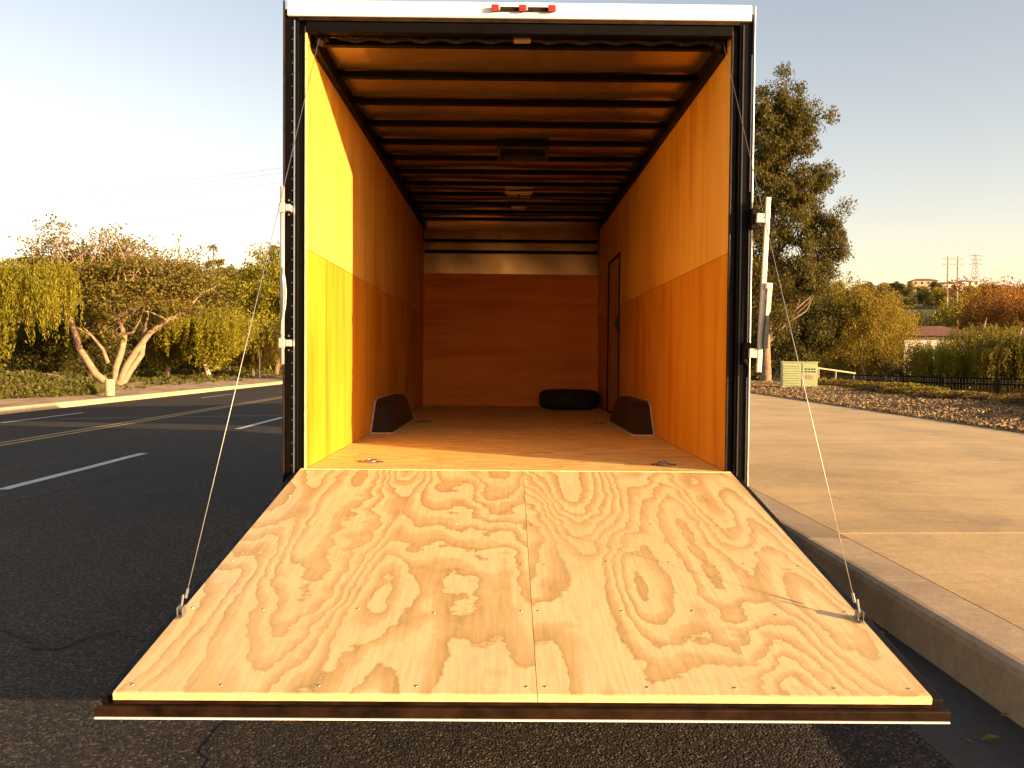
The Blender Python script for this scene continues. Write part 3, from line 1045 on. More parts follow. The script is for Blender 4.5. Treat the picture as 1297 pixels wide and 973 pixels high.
# ------------------------------------------------------------------ tow truck (only its shadow and what shows past the trailer)
tv = thing('tow_truck', 'dark grey van parked in front of the trailer, hitched to it', 'van', (0, 8.3, 0))
MT['carpaint'] = plain('dark_grey_paint', (.06, .065, .07), .25, .2, .05)
MT['glass'] = plain('dark_glass', (.015, .018, .02), .08)
B().prism([(0, .45), (0, 1.95), (.15, 2.12), (4.6, 2.12), (5.4, 1.45), (6.7, 1.25), (6.85, 1.0), (6.85, .45)], 'x', -.98, .98).ob('body', 'carpaint', tv)
B().box(-.85, .85, -.012, -.002, 1.3, 1.9).ob('rear_window', 'glass', tv)
for s in (-1, 1):
    B().prism([(.5, 1.35), (4.4, 1.35), (4.4, 1.95), (.5, 1.95)], 'x', s * .984 - .003, s * .984 + .003).ob('side_window', 'glass', tv)
    B().box(s * .85 - .06, s * .85 + .06, -.022, -.013, .9, 1.2).ob('tail_light', 'red', tv)
    for y in (1.2, 5.6):
        o = bpy.data.objects.new('wheel', tm); C.objects.link(o); o.parent = tv
        o.location = (s * .87, y, .36); o.scale = (1.1, 1.04, 1.04)
B().prism([(-.85, 5.42), (.85, 5.42), (.8, 4.75), (-.8, 4.75)], 'z', 1.5, 1.52).ob('windscreen', 'glass', tv)

exec_after = None
# ------------------------------------------------------------------ trees
def skeleton(seed, p0, d0, length, rad, depth, spread=.55, ratio=.75, split=(2, 3), up=.15, segs=4, wob=.12, taper=.62):
    """returns (list of (pts, radii)), tips"""
    r = random.Random(seed)
    tubes, tips = [], []
    def grow(p, d, L, rd_, dep):
        pts = [p.copy()]
        rad_ = [rd_]
        for i in range(segs):
            d = (d + Vector((r.gauss(0, wob), r.gauss(0, wob), r.gauss(0, wob) + up * .3))).normalized()
            p = p + d * (L / segs)
            pts.append(p.copy())
            rad_.append(rd_ * (1 - (1 - taper) * (i + 1) / segs))
        tubes.append((pts, rad_))
        if dep == 0:
            tips.append((p.copy(), d.copy()))
            return
        for k in range(r.randint(*split)):
            ax = Vector((r.gauss(0, 1), r.gauss(0, 1), r.gauss(0, .6))).normalized()
            nd = (d + ax * spread + Vector((0, 0, up))).normalized()
            grow(p, nd, L * ratio * r.uniform(.8, 1.15), rad_[-1] * .86, dep - 1)
    if not isinstance(p0, list):
        p0 = [(p0, d0, length, rad)]
    for (a, b_, c_, e_) in p0:
        grow(Vector(a), Vector(b_).normalized(), c_, e_, depth)
    return tubes, tips

def trunk_mesh(name, tubes, mat, n=7, minr=0.0):
    b = B()
    for pts, rd_ in tubes:
        if rd_[0] >= minr:
            b.tube(pts, rd_, n if rd_[0] > .05 else 4, cap=False)
    me = b.mesh(name, True)
    me.materials.append(MT[mat])
    return me

class Tree:
    def __init__(s, crown, trunk, name):
        s.crown, s.trunk, s.name = crown, trunk, name
    def place(s, x, y, z, sc_=1.0, rz=None, label=None, group=None, cat='tree', sz=None, mat=None):
        root = thing(s.name, label, cat, (x, y, z), (0, 0, random.uniform(0, 2 * PI) if rz is None else rz), group)
        root.scale = (sc_, sc_, sz or sc_)
        for nm, me in (('crown', s.crown), ('trunk', s.trunk)):
            if me is None: continue
            o = bpy.data.objects.new(nm, me)
            C.objects.link(o)
            o.parent = root
        return root

def crown_mesh(name, V, mat):
    me = qmesh(name, np.concatenate(V))
    me.materials.append(MT[mat])
    return me

def up_arr(n, v):
    return np.tile(np.array(v, float), (n, 1))

def pepper(seed, mat='f_pepper', n_str=1500, H=5.0, W=3.0, leaf=.045):
    """weeping tree: strands of narrow leaves hanging from a domed crown"""
    global rng
    rng = np.random.default_rng(seed)
    tubes, tips = skeleton(seed, (0, 0, 0), (.1, 0, 1), H * .33, .17, 3, .75, .78, (2, 3), .12)
    V = []
    lobes = [(rng.normal(0, W * .38), rng.normal(0, W * .38), H * rng.uniform(.60, .80), rng.uniform(.30, .48) * W) for _ in range(12)]
    pts = []
    for _ in range(n_str):
        lx, ly, lz, lr = lobes[rng.integers(len(lobes))]
        d = rng.normal(size=3); d /= np.linalg.norm(d); d[2] = abs(d[2]) * .9
        p = np.array([lx, ly, lz]) + d * lr * np.array([1, 1, .85]) * rng.uniform(.55, 1.15)
        out = np.array([d[0], d[1], 0]) * .35
        L = rng.uniform(.5, 1.6) * (H / 5) * (1.5 if rng.random() < .35 else 1)
        m_ = int(L / .085)
        vel = out + np.array([0, 0, .15])
        q = p.copy()
        for i in range(m_):
            vel = vel * .85 + np.array([0, 0, -.15]) + rng.normal(0, .03, 3)
            q = q + vel / (np.linalg.norm(vel) + 1e-6) * .085
            if q[2] < .15: break
            pts.append((*q, *vel))
    A = np.array(pts)
    for k_ in range(3):
        P = A[:, :3] + rng.normal(0, .06, (len(A), 3))
        u = A[:, 3:] / (np.linalg.norm(A[:, 3:], axis=1)[:, None] + 1e-6)
        V.append(leaves(P, leaf, 3.4, u, 1.8))
    # darker fill inside
    V.append(leaves(shell((0, 0, H * .48), (W * .62, W * .62, H * .36), 5000, .2, .8), .11, 1.5))
    return Tree(crown_mesh('crown', V, mat), trunk_mesh('trunk', tubes, 'bark_white'), 'pepper_tree')

def clumpy(seed, mat, H, W, n_cl, n_leaf, leaf, bark='bark', rcl=(.5, 1.0), zr=(.35, .95), name='broadleaf_tree', dens=1.0, low=False):
    global rng
    rng = np.random.default_rng(seed)
    tubes, tips = skeleton(seed, (0, 0, 0), (.05, .05, 1), H * .30, H * .028, 3, .6, .74, (2, 3), .2)
    V = []
    for _ in range(n_cl):
        d = rng.normal(size=3); d /= np.linalg.norm(d)
        t = rng.uniform(.45, 1.0)
        c = np.array([d[0] * W * .5 * t, d[1] * W * .5 * t, H * (zr[0] + (zr[1] - zr[0]) * (.5 + .5 * d[2] * t))])
        r_ = rng.uniform(*rcl) * W * .2
        m_ = int(n_leaf / n_cl * rng.uniform(.6, 1.4))
        sub = c + np.clip(rng.normal(0, r_ * .55, (7, 3)), -r_, r_) * [1, 1, .7]
        k_ = rng.integers(0, 7, m_)
        g_ = rng.normal(0, 1, (m_, 3)); g_ *= np.minimum(1, 1.7 / np.linalg.norm(g_, axis=1))[:, None]
        P = sub[k_] + g_ * r_ * .30 * [1, 1, .8]
        V.append(leaves(P, leaf, 1.6))
    return Tree(crown_mesh('crown', V, mat), trunk_mesh('trunk', tubes, bark), name)

T = {}
T['pep1'] = pepper(3)
T['pep2'] = pepper(8, n_str=1000)
T['pep3'] = pepper(15, 'f_olive', n_str=900)
T['dk1'] = clumpy(21, 'f_dark', 7, 6.5, 60, 30000, .095, rcl=(.7, 1.2), zr=(.12, .95))
T['ol1'] = clumpy(22, 'f_olive', 7, 6.5, 55, 28000, .095, rcl=(.6, 1.1), zr=(.15, .98))
T['ol2'] = clumpy(23, 'f_pepper', 7.5, 6, 48, 26000, .095, rcl=(.6, 1.2), zr=(.15, .98))
T['ye1'] = clumpy(24, 'f_yellow', 7, 6.5, 46, 30000, .075, rcl=(.6, 1.1), zr=(.30, .98))
T['or1'] = clumpy(25, 'f_orange', 9, 8, 70, 36000, .10, 'bark_white', rcl=(.5, 1.0), zr=(.28, 1.0))
T['bg1'] = clumpy(31, 'f_dark', 8, 8, 44, 8000, .24, rcl=(.7, 1.3), zr=(.1, .95))
T['bg2'] = clumpy(32, 'f_olive', 8, 7, 40, 7500, .23, rcl=(.7, 1.3), zr=(.12, 1.0))
T['bg3'] = clumpy(33, 'f_pepper', 7, 8, 40, 7500, .23, rcl=(.7, 1.3), zr=(.1, .95))

# --- eucalyptus: tall, open, clumps on rising limbs
def eucalyptus():
    global rng
    rng = np.random.default_rng(77)
    tubes, tips = skeleton(5, [((.15, .1, 0), (.22, .1, 1), 3.0, .15)], None, 0, 0, 1, .50, .80, (2, 3), .32, wob=.10)
    # clumps laid out after the photographed outline: (x, z, r)
    cl = [(1.3, 12.1, .9), (1.7, 11.1, 1.0), (.7, 12.4, .8), (.6, 11.0, 1.1), (-.1, 12.7, .9), (.3, 11.7, 1.0), (-.6, 11.4, 1.0), (1.55, 11.6, .75), (1.5, 10.9, .9), (.4, 10.6, 1.0), (-.8, 10.2, 1.1), (1.3, 9.9, .9), (.4, 9.4, .9),
          (2.9, 9.3, .6), (2.5, 8.8, .75), (1.6, 8.9, .9), (-.7, 8.8, 1.1), (.6, 8.2, 1.1), (2.0, 7.9, .9), (-.9, 7.4, 1.2), (1.0, 7.1, 1.1), (2.9, 7.3, .75), (3.4, 6.8, .8),
          (4.1, 6.5, .6), (3.9, 5.8, .7), (2.5, 6.3, 1.0), (.2, 6.0, 1.1), (-.9, 5.7, 1.2), (1.7, 5.4, 1.0), (3.2, 5.0, .85), (2.2, 4.3, .8), (.5, 4.6, 1.0), (2.9, 4.1, .5), (-.7, 4.2, 1.1),
          (-.5, 2.8, 1.0), (.7, 3.1, .8), (-1.4, 9.5, 1.1), (-1.8, 7.5, 1.3), (-1.7, 5.5, 1.2), (-1.0, 12.0, .8)]
    V = []
    for x, z, r_ in cl:
        for k_ in range(9):
            c = np.array([x * .80 + rng.normal(0, r_ * .36), rng.normal(0, .8), z + rng.normal(0, r_ * .42)])
            rr = r_ * rng.uniform(.12, .36)
            m_ = int(290 * r_)
            g_ = rng.normal(0, 1, (m_, 3)); g_ *= np.minimum(1, 2.5 / np.linalg.norm(g_, axis=1))[:, None]
            P = c + g_ * rr * [1, 1, .85]
            V.append(leaves(P, .055, 2.8, up_arr(len(P), (0, 0, -1)), 2.6))
    # limbs to clumps
    for x, z, r_ in cl:
        z0 = max(2.6, z - 1.2 - abs(x) * .4)
        xs_ = x * .25
        tubes.append(([Vector((-.15, 0, z0 * .62)), Vector((xs_, 0, z0)), Vector(((xs_ + x) / 2, rng.normal(0, .2), z0 + (z - z0) * .45)), Vector((x * .8, 0, z))], [.08, .06, .04, .012]))
    tubes.append(([Vector((0, 0, 0)), Vector((-.2, 0, 4)), Vector((-.1, 0, 8)), Vector((0, 0, 12.4))], [.26, .2, .12, .03]))
    return Tree(crown_mesh('crown', V, 'f_euc'), trunk_mesh('trunk', tubes[6:], 'bark_euc'), 'eucalyptus_tree')
T['euc'] = eucalyptus()

# --- sparse spreading tree with pale forked trunk
def coral():
    global rng
    rng = np.random.default_rng(91)
    # main limbs drawn after the photo (x, z) in metres, base at 0
    limbs = [
        [(-.05, 0), (-.75, .55), (-1.35, 1.55), (-1.55, 2.5), (-1.75, 3.3)],
        [(.0, 0), (-.05, .8), (.15, 1.5), (.2, 2.1), (-.2, 2.75), (-.3, 3.3)],
        [(.10, 0), (.35, .9), (.75, 1.5), (1.35, 2.2), (1.95, 2.7), (2.5, 3.0)],
        [(.18, 0), (.55, .7), (1.0, 1.35), (1.05, 2.0), (1.0, 2.5)],
        [(-.3, 1.0), (-.55, 1.5), (-.95, 2.0), (-1.3, 2.35)],
        [(-.1, 2.7), (.4, 3.0), (1.1, 3.35), (2.0, 3.7)],
        [(-.25, 3.2), (-.9, 3.8), (-1.5, 4.1)],
        [(-1.5, 2.3), (-2.2, 2.7), (-3.0, 3.2)],
        [(-1.75, 3.2), (-2.6, 4.0), (-3.3, 4.4)],
        [(.2, 2.1), (.9, 2.2), (1.3, 2.7)],
    ]
    rads = [.165, .16, .165, .145, .08, .085, .075, .085, .07, .07]
    limbs = [[(x * (.84 if x > 0 else .9), z) for x, z in L] for L in limbs]
    tubes, tips, seeds = [], [], []
    r = random.Random(4)
    for li, (L, ra) in enumerate(zip(limbs, rads)):
        pts = []
        yy_ = 0.0
        ydir = r.uniform(-.45, .45)
        for i, (x, z) in enumerate(L):
            pts.append(Vector((x + (r.gauss(0, .03) if i else 0), ydir * i * .6, z)))
        n_ = len(pts)
        tubes.append((pts, [ra * (1 - .55 * i / (n_ - 1)) for i in range(n_)]))
        e = pts[-1]; d = (pts[-1] - pts[-2]).normalized()
        seeds.append((tuple(e), tuple(d), .95, ra * .36))
        seeds.append((tuple(pts[-2]), tuple((d + Vector((r.gauss(0, .9), r.gauss(0, .8), .35))).normalized()), .95, ra * .30))
    t2, tips = skeleton(9, seeds, None, 0, 0, 4, .70, .78, (2, 3), .02, wob=.17, taper=.66)
    # keep the crown flat-topped and wide
    lim = [(pts, rd_) for pts, rd_ in t2 if -3.0 < pts[-1].x < 3.3 and pts[-1].z < 6.6]
    tips = [q for q in tips if -3.0 < q[0].x < 3.3 and q[0].z < 6.6]
    tubes += lim
    for _ in range(130):
        a, q = r.uniform(0, 2 * PI), r.random() ** .6 * 3.3
        x, y = math.cos(a) * q - .3, math.sin(a) * q * .7
        z = 4.0 + r.uniform(0, .6)
        pts = [Vector((x * .86, y * .86, z))]
        d = Vector((x * .12 + r.gauss(0, .35), y * .12, 1)).normalized()
        for i in range(5):
            d = (d + Vector((r.gauss(0, .28), r.gauss(0, .28), .05))).normalized()
            pts.append(pts[-1] + d * r.uniform(.18, .38))
        tubes.append((pts, [.030, .026, .022, .018, .015, .012]))
        tips.append((pts[-1].copy(), d.copy()))
        tips.append((pts[-3].copy(), d.copy()))
    V = []
    tp_ = np.array([list(p) for p, d in tips])
    keep = rng.random(len(tp_))
    for (p, kx) in zip(tp_, keep):
        hi = p[2] > 4.9
        m_ = int(rng.uniform(5, 14)) if hi else int(rng.uniform(30, 60))
        r_ = .32 if hi else .42
        V.append(leaves(p + rng.normal(0, r_ * .5, (m_, 3)) * [1, 1, .5], .060, 1.9))
    for _ in range(230):
        a, q = rng.uniform(0, 2 * PI), rng.random() ** .55
        c = np.array([math.cos(a) * q * 4.0 + .15, math.sin(a) * q * 2.8, 3.35 + rng.uniform(0, 1.75) - .55 * q * q])
        V.append(leaves(c + rng.normal(0, .26, (95, 3)) * [1.3, 1.3, .42], .060, 1.9))
    return Tree(crown_mesh('crown', V, 'f_coral'), trunk_mesh('trunk', tubes, 'bark_pale', 8), 'spreading_tree')
T['coral'] = coral()

# --- fan / feather palm
def palm(H=8.0, seed=3, nf=26, L=1.5):
    global rng
    rng = np.random.default_rng(seed)
    V = []
    for k_ in range(nf):
        a = rng.uniform(0, 2 * PI)
        e = rng.uniform(-.5, 1.2)
        d = np.array([math.cos(a) * math.cos(e), math.sin(a) * math.cos(e), math.sin(e)])
        q = np.array([0, 0, H])
        side = np.array([-math.sin(a), math.cos(a), 0])
        for i in range(14):
            d = d + np.array([0, 0, -.09])
            d /= np.linalg.norm(d)
            q = q + d * L / 14
            P = np.array([q + side * .12, q - side * .12])
            V.append(leaves(P, .10, 3.4, np.array([side + d * .6 - [0, 0, .4], -side + d * .6 - [0, 0, .4]]), .3))
    tubes = [([Vector((0, 0, 0)), Vector((.1, 0, H * .5)), Vector((0, 0, H))], [.2, .15, .14])]
    return Tree(crown_mesh('crown', V, 'f_olive'), trunk_mesh('trunk', tubes, 'bark', 8), 'palm_tree')
T['palm'] = palm()

def put(kind, px, Z, top_py=None, H0=None, label=None, group=None, sc_=None, rz=None, wide=1.0, cat='tree', dzs=0.0):
    x = X(px, Z)
    y = Z - 4.2
    z = ground_z(x, y) + dzs
    if top_py is not None:
        want = ZZ(px, top_py, Z) - z
        sz = want / H0
        sc_ = sz * wide
    else:
        sz = sc_
    return T[kind].place(x, y, z - .05, sc_, rz, label, group, cat, sz)

# left side
put('coral', 148, 37.5, 285, 6.35, 'pale forked spreading tree with sparse crown behind the far kerb, beside the hedge', rz=0, wide=1.04)
put('pep1', -22, 29, 312, 5.0, 'bright green weeping tree at the left edge of the photo', rz=1.0, wide=.62)
put('pep2', 268, 50, 378, 5.0, 'green weeping tree right of the pale forked tree', rz=2.0, wide=1.0)
put('pep1', 212, 52, 385, 5.0, 'green weeping tree just behind the pale forked trunk on its right', rz=.4)
put('pep3', 322, 56, 400, 5.0, 'olive weeping tree behind the street sign on the far side', rz=4.0)
put('ol2', 350, 62, 318, 7.3, 'tall olive tree next to the left side of the trailer', wide=.8)
put('dk1', 60, 42, 375, 6.8, 'dark tree in shade between the left weeping tree and the forked trunk', wide=1.15)
put('dk1', 115, 47, 352, 6.8, 'dark tree directly behind the pale forked tree', wide=1.1)
put('dk1', 5, 45, 330, 6.8, 'dark tree behind the left weeping tree', wide=1.0)
put('dk1', 175, 56, 362, 6.8, 'dark tree behind and right of the forked trunk', wide=1.1)
put('ol1', 230, 62, 340, 6.9, 'brownish olive tree on the slope above the green weeping trees', wide=1.1)
put('ol1', 290, 66, 345, 6.9, 'olive tree on the slope above the far street sign', wide=1.0)
put('dk1', 252, 60, 362, 6.8, 'dark tree behind the green weeping tree right of the forked tree', wide=.9)
rr = random.Random(3)
KN = {'bg1': 'dark green', 'bg2': 'brownish olive', 'bg3': 'golden green'}
RW = {75: 'at the foot of', 92: 'low on', 112: 'halfway up', 135: 'high on', 162: 'on the crest of'}
for Zr, n_ in ((75, 9), (92, 9), (112, 10), (135, 11), (162, 12)):
    for i in range(n_):
        px = -60 + 470 * (i + rr.uniform(-.3, .3)) / (n_ - 1)
        kx = rr.choice(['bg1', 'bg2', 'bg2', 'bg3'])
        x = X(px, Zr)
        y = Zr - 4.2
        if x > -17: x = -17 - rr.uniform(0, 3)
        T[kx].place(x, y, ground_z(x, y) - .3, rr.uniform(.62, 1.0), None, '%s bushy tree %s the left hillside beyond the road' % (KN[kx], RW[Zr]), 'trees on the left hillside')
T['palm'].place(X(347, 115), 110.8, ground_z(X(347, 115), 110.8) + 2.5, .9, None, 'bushy palm standing on the skyline just left of the trailer', None, 'palm')
T['palm'].place(X(272, 150), 145.8, ground_z(X(272, 150), 145.8) + 4, .8, None, 'small palm on the left skyline above the weeping trees', None, 'palm')

# right side
put('euc', 972, 38, 108, 13.4, 'tall open eucalyptus rising beside the right post of the trailer', rz=0, wide=.92)
put('pep3', 985, 52, 330, 5.0, 'olive drooping tree behind the eucalyptus trunk', wide=.8)
put('dk1', 1000, 47, 352, 6.8, 'dark tree behind the green electrical cabinet', wide=.9)
put('ye1', 1040, 50, 362, 6.9, 'olive yellow tree right of the eucalyptus', wide=.75)
put('ol1', 965, 60, 340, 6.9, 'olive tree hidden low behind the lock bar of the trailer', wide=.9)
put('ye1', 1098, 47, 358, 6.9, 'yellow green tree with bare pale stems behind the black fence', wide=.72, rz=2)
put('ye1', 1128, 58, 376, 6.9, 'yellow green tree just left of the white house', wide=.5, rz=4)
put('dk1', 1172, 52, 452, 6.8, 'dark shrubby tree in front of the white house', wide=1.5)
put('pep3', 1252, 50, 396, 5.0, 'olive weeping tree right of the white house', wide=.55)
put('pep1', 1272, 47, 424, 5.0, 'green weeping tree behind the fence below the orange tree', wide=1.0)
put('pep3', 1310, 44, 402, 5.0, 'weeping tree at the right edge of the photo', wide=.9)
put('or1', 1280, 72, 352, 9.2, 'large orange autumn tree on the right', wide=.95)
put('or1', 1325, 66, 360, 9.2, 'orange autumn tree cut by the right edge of the photo', wide=.8, rz=2)
put('ol2', 1212, 85, 382, 7.3, 'lighter green feathery tree below the twin poles', wide=.7)
put('pep3', 1108, 75, 385, 5.0, 'olive tree behind the yellow green tree', wide=1.0)
RW = {95: 'nearest on', 125: 'at the foot of', 165: 'low on', 215: 'on the lower half of', 270: 'halfway up', 335: 'on the upper half of', 395: 'high on', 440: 'along the crest of'}
for Zr, n_ in ((95, 8), (125, 9), (165, 10), (215, 12), (270, 14), (335, 24), (395, 28), (440, 26)):
    for i in range(n_):
        px = 930 + 430 * (i + rr.uniform(-.35, .35)) / (n_ - 1)
        if 1120 < px < 1230 and Zr == 95: continue
        kx = rr.choice(['bg1', 'bg2', 'bg3', 'bg1'])
        x = X(px, Zr)
        y = Zr - 4.2
        T[kx].place(x, y, ground_z(x, y) - .5, rr.uniform(.55, 1.0) * (1 if Zr < 380 else .85), None, '%s rounded tree %s the right hillside with the ridge houses' % (KN[kx], RW[Zr]), 'trees on the right hillside')

for kx, Zr, px in (('bg3', 78, 400), ('bg2', 96, 430), ('bg1', 118, 470), ('bg2', 150, 520), ('bg3', 190, 545), ('bg1', 240, 570),
                   ('bg1', 85, 905), ('bg2', 105, 880), ('bg3', 130, 900), ('bg2', 170, 850), ('bg1', 200, 880), ('bg3', 250, 820), ('bg1', 300, 790), ('bg2', 320, 860)):
    x = X(px, Zr); y = Zr - 4.2
    x = min(x, -17.5) if px < 641 else max(x, 12)
    T[kx].place(x, y, ground_z(x, y) - .4, rr.uniform(.8, 1.05), None, '%s roadside tree %d metres up the road behind the trailer' % (KN[kx], Zr), 'roadside trees behind the trailer')
# ------------------------------------------------------------------ shrubs, hedges
def shrub(seed, mat, W, H, n, leaf):
    global rng
    rng = np.random.default_rng(seed)
    V = []
    for _ in range(12):
        c = (rng.normal(0, W * .24), rng.normal(0, W * .24), H * rng.uniform(.25, .62))
        r_ = rng.uniform(.22, .36)
        P = shell(c, (W * r_, W * r_, H * .38), n // 12, .35, .7)
        P[:, 2] = np.abs(P[:, 2])
        V.append(leaves(P, leaf, 1.7))
    b = B()
    for k_ in range(9):
        a = rng.uniform(0, 2 * PI)
        b.tube([(0, 0, 0), (math.cos(a) * W * .15, math.sin(a) * W * .15, H * .4), (math.cos(a) * W * .3, math.sin(a) * W * .3, H * .85)], [.012, .008, .004], 4, cap=False)
    me = b.mesh('stem')
    me.materials.append(MT['bark'])
    t = Tree(crown_mesh('foliage', V, mat), me, 'shrub')
    return t
SH = [shrub(41, 'f_red', 1.6, .75, 2600, .075), shrub(42, 'f_olive', 1.6, .8, 2600, .075), shrub(43, 'f_red', 1.8, .65, 2600, .07)]
def put_shrub(t, x, y, s, label, group):
    root = thing('shrub', label, 'shrub', (x, y, ground_z(x, y) - .02), (0, 0, random.uniform(0, 6)), group)
    root.scale = (s, s, s * random.uniform(.36, .52))
    for nm, me in (('foliage', t.crown), ('stem', t.trunk)):
        o = bpy.data.objects.new(nm, me); C.objects.link(o); o.parent = root
for i in range(34):
    t_ = i / 33
    y = 9.5 + t_ * 24
    x = 10.6 + t_ * 2.0 + random.uniform(-.3, .5)
    if 23.5 < y < 28 and x < 12.2: x = 12.4
    put_shrub(SH[i % 3], x, y, random.uniform(.75, 1.05), 'low ' + ('reddish', 'olive', 'wide russet')[i % 3] + ' shrub in the row between the mulch bed and the black fence', 'shrubs along the mulch bed')
for i in range(12):
    put_shrub(SH[i % 3], 8.9 + random.uniform(-.3, .8) + i * .1, 33 + i * .8, random.uniform(.8, 1.0), 'low ' + ('reddish', 'olive', 'wide russet')[i % 3] + ' shrub left of the green cabinet', 'shrubs left of the green cabinet')

def hedge():
    global rng
    rng = np.random.default_rng(50)
    V = []
    n_ = 26000
    y = rng.uniform(4, 27.5, n_)
    base = -15.4
    a = rng.uniform(-.35, PI + .35, n_)
    wv = 1.15 + .25 * np.sin(y * .8) + .15 * np.sin(y * 2.3)
    hv = .72 + .12 * np.sin(y * .9 + 1) + .08 * np.sin(y * 2.7)
    endf = np.clip((27.5 - y) / 1.6, 0, 1) ** .5
    rr_ = rng.uniform(.86, 1.03, n_)
    x = base + np.cos(a) * wv * rr_ * endf
    z = np.abs(np.sin(a)) * hv * rr_ * endf + rng.uniform(-.02, .05, n_)
    P = np.stack([x, y, z], 1)
    return qmesh('foliage', leaves(P, .075, 1.5))
hr = thing('hedge', 'low clipped green hedge along the far verge at the left edge', 'hedge', (0, 0, road_z(LK) + .18))
hm = hedge(); link('foliage', hm, 'f_hedge', hr)
b = B()
P = []
for i in range(12):
    y = 4.2 + i * 2.05
    P.append(y)
b.tube([(-15.4, y, .32) for y in P], [.42] * 11 + [.2], 10)
b.ob('inner_branches', 'bark', hr)

# ground cover at the foot of the left trees
rng = np.random.default_rng(60)
n = 30000
gy = rng.uniform(8, 95, n)
gx = LK - 2.0 - rng.random(n) ** .8 * 15
hb_ = .35 * np.maximum(0, np.sin(gx * 1.3 + gy * .6) * np.sin(gy * .35 + 2)) + .12
gz = np.array([ground_z(a, b_) for a, b_ in zip(gx, gy)]) + rng.random(n) * hb_
o = link('ground_cover', qmesh('ground_cover', leaves(np.stack([gx, gy, gz], 1), .15, 1.8)), 'f_hedge')
tag(o, 'straggly low ground cover under the trees on the far side of the road', 'ground cover', kind='stuff')

# ------------------------------------------------------------------ street furniture
bo = thing('bollard', 'short round concrete bollard on the far verge in front of the forked tree', 'bollard', (X(141, 28.8), 24.6, road_z(LK) + .17))
B().lathe([(0, 0), (.155, 0), (.155, .50), (.145, .53), (.12, .545), (0, .55)], (0, 0, 0), 'z', 24).ob('post', 'kerbfar', bo, smooth_=False)
sg = thing('street_sign', 'small street sign on a thin post beyond the far kerb', 'sign', (X(330, 54), 49.8, road_z(LK) + .1))
B().tube([(0, 0, 0), (0, 0, 1.75)], .03, 8).ob('post', 'alupaint', sg)
B().box(-.15, .15, -.04, -.03, 1.35, 1.85, bev=.004).ob('plate', 'zinc', sg)

# electrical cabinet
MT['green'] = plain('utility_green_paint', (.42, .46, .23), .55, vs=3, var=.12)
cb = thing('electrical_cabinet', 'pale green louvred electrical cabinet on a concrete pad', 'cabinet', (X(1013, 30), 25.8, .20), (0, 0, R(-14)))
B().box(-.62, .72, -.45, .5, -.1, .06, bev=.01).ob('pad', 'kerbfar', cb)
B().box(-.58, .58, -.36, .40, .062, .92, bev=.01).ob('body', 'green', cb)
B().box(-.60, .60, -.385, .42, .921, .965, bev=.012).ob('lid', 'green', cb)
lv = None
for i in range(9):
    z = .15 + i * .083
    if lv is None:
        lv = B().prism([(-.362, 0), (-.385, -.01), (-.385, .03), (-.362, .05)], 'x', -.54, .05).ob('louvre', 'green', cb, loc=(0, 0, z))
    else:
        c = lv.copy(); C.objects.link(c); c.parent = cb; c.location = (0, 0, z)
B().box(.075, .085, -.372, -.362, .10, .90).ob('door_seam', 'blackmat', cb)
for x in (.18, .28, .38, .46):
    for z in (.60, .69):
        B().box(x, x + .055, -.368, -.361, z, z + .04).ob('warning_plate', 'blackmat', cb)
B().box(.20, .44, -.366, -.361, .36, .50).ob('id_plate', 'kerbfar', cb)

# black rail fence
fx = [(X(1050 + 0, 42), 37.8), (X(1092, 38.5), 34.3), (X(1138.6, 36.3), 32.1), (X(1198, 34.3), 30.1), (X(1268, 32.5), 28.3), (X(1345, 31), 26.8), (X(1430, 29.8), 25.6)]
fe = thing('fence', 'black metal rail fence with thin pickets behind the shrubs', 'fence', (0, 0, 0))
fz0, fz1 = -.45, .62
def fence_h(p):
    return fz1 + (.0)
pk = B().box(-.013, .013, -.013, .013, fz0, fz1 - .06).mesh('picket'); pk.materials.append(MT['blackmat'])
po = B().box(-.045, .045, -.045, .045, fz0 - .2, fz1 + .05, bev=.008).mesh('fence_post'); po.materials.append(MT['blackmat'])
for i, (x, y) in enumerate(fx):
    o = bpy.data.objects.new('fence_post', po); C.objects.link(o); o.parent = fe; o.location = (x, y, 0)
    if i + 1 < len(fx):
        x2, y2 = fx[i + 1]
        for z in (fz1 - .03, fz1 - .25, fz0 + .12):
            B().tube([(x, y, z), (x2, y2, z)], .028, 4).ob('rail', 'blackmat', fe)
        L = math.hypot(x2 - x, y2 - y)
        n_ = int(L / .12)
        for j in range(1, n_):
            t_ = j / n_
            o = bpy.data.objects.new('picket', pk); C.objects.link(o); o.parent = fe
            o.location = (x + (x2 - x) * t_, y + (y2 - y) * t_, 0)

# white rail barrier beyond the cabinet (sloping)
wb_ = thing('white_rail', 'pale sloping handrail behind the green cabinet', 'railing', (0, 0, 0))
B().tube([(X(1035, 38), 33.8, ZZ(1035, 466, 38)), (X(1085, 40), 35.8, ZZ(1085, 473, 40))], .035, 6).ob('rail', 'kerbfar', wb_)
for px_, py_, Zq in ((1038, 467, 38), (1060, 470, 39), (1083, 473, 40)):
    B().tube([(X(px_, Zq), Zq - 4.2, -.3), (X(px_, Zq), Zq - 4.2, ZZ(px_, py_, Zq))], .035, 6).ob('rail_post', 'kerbfar', wb_)

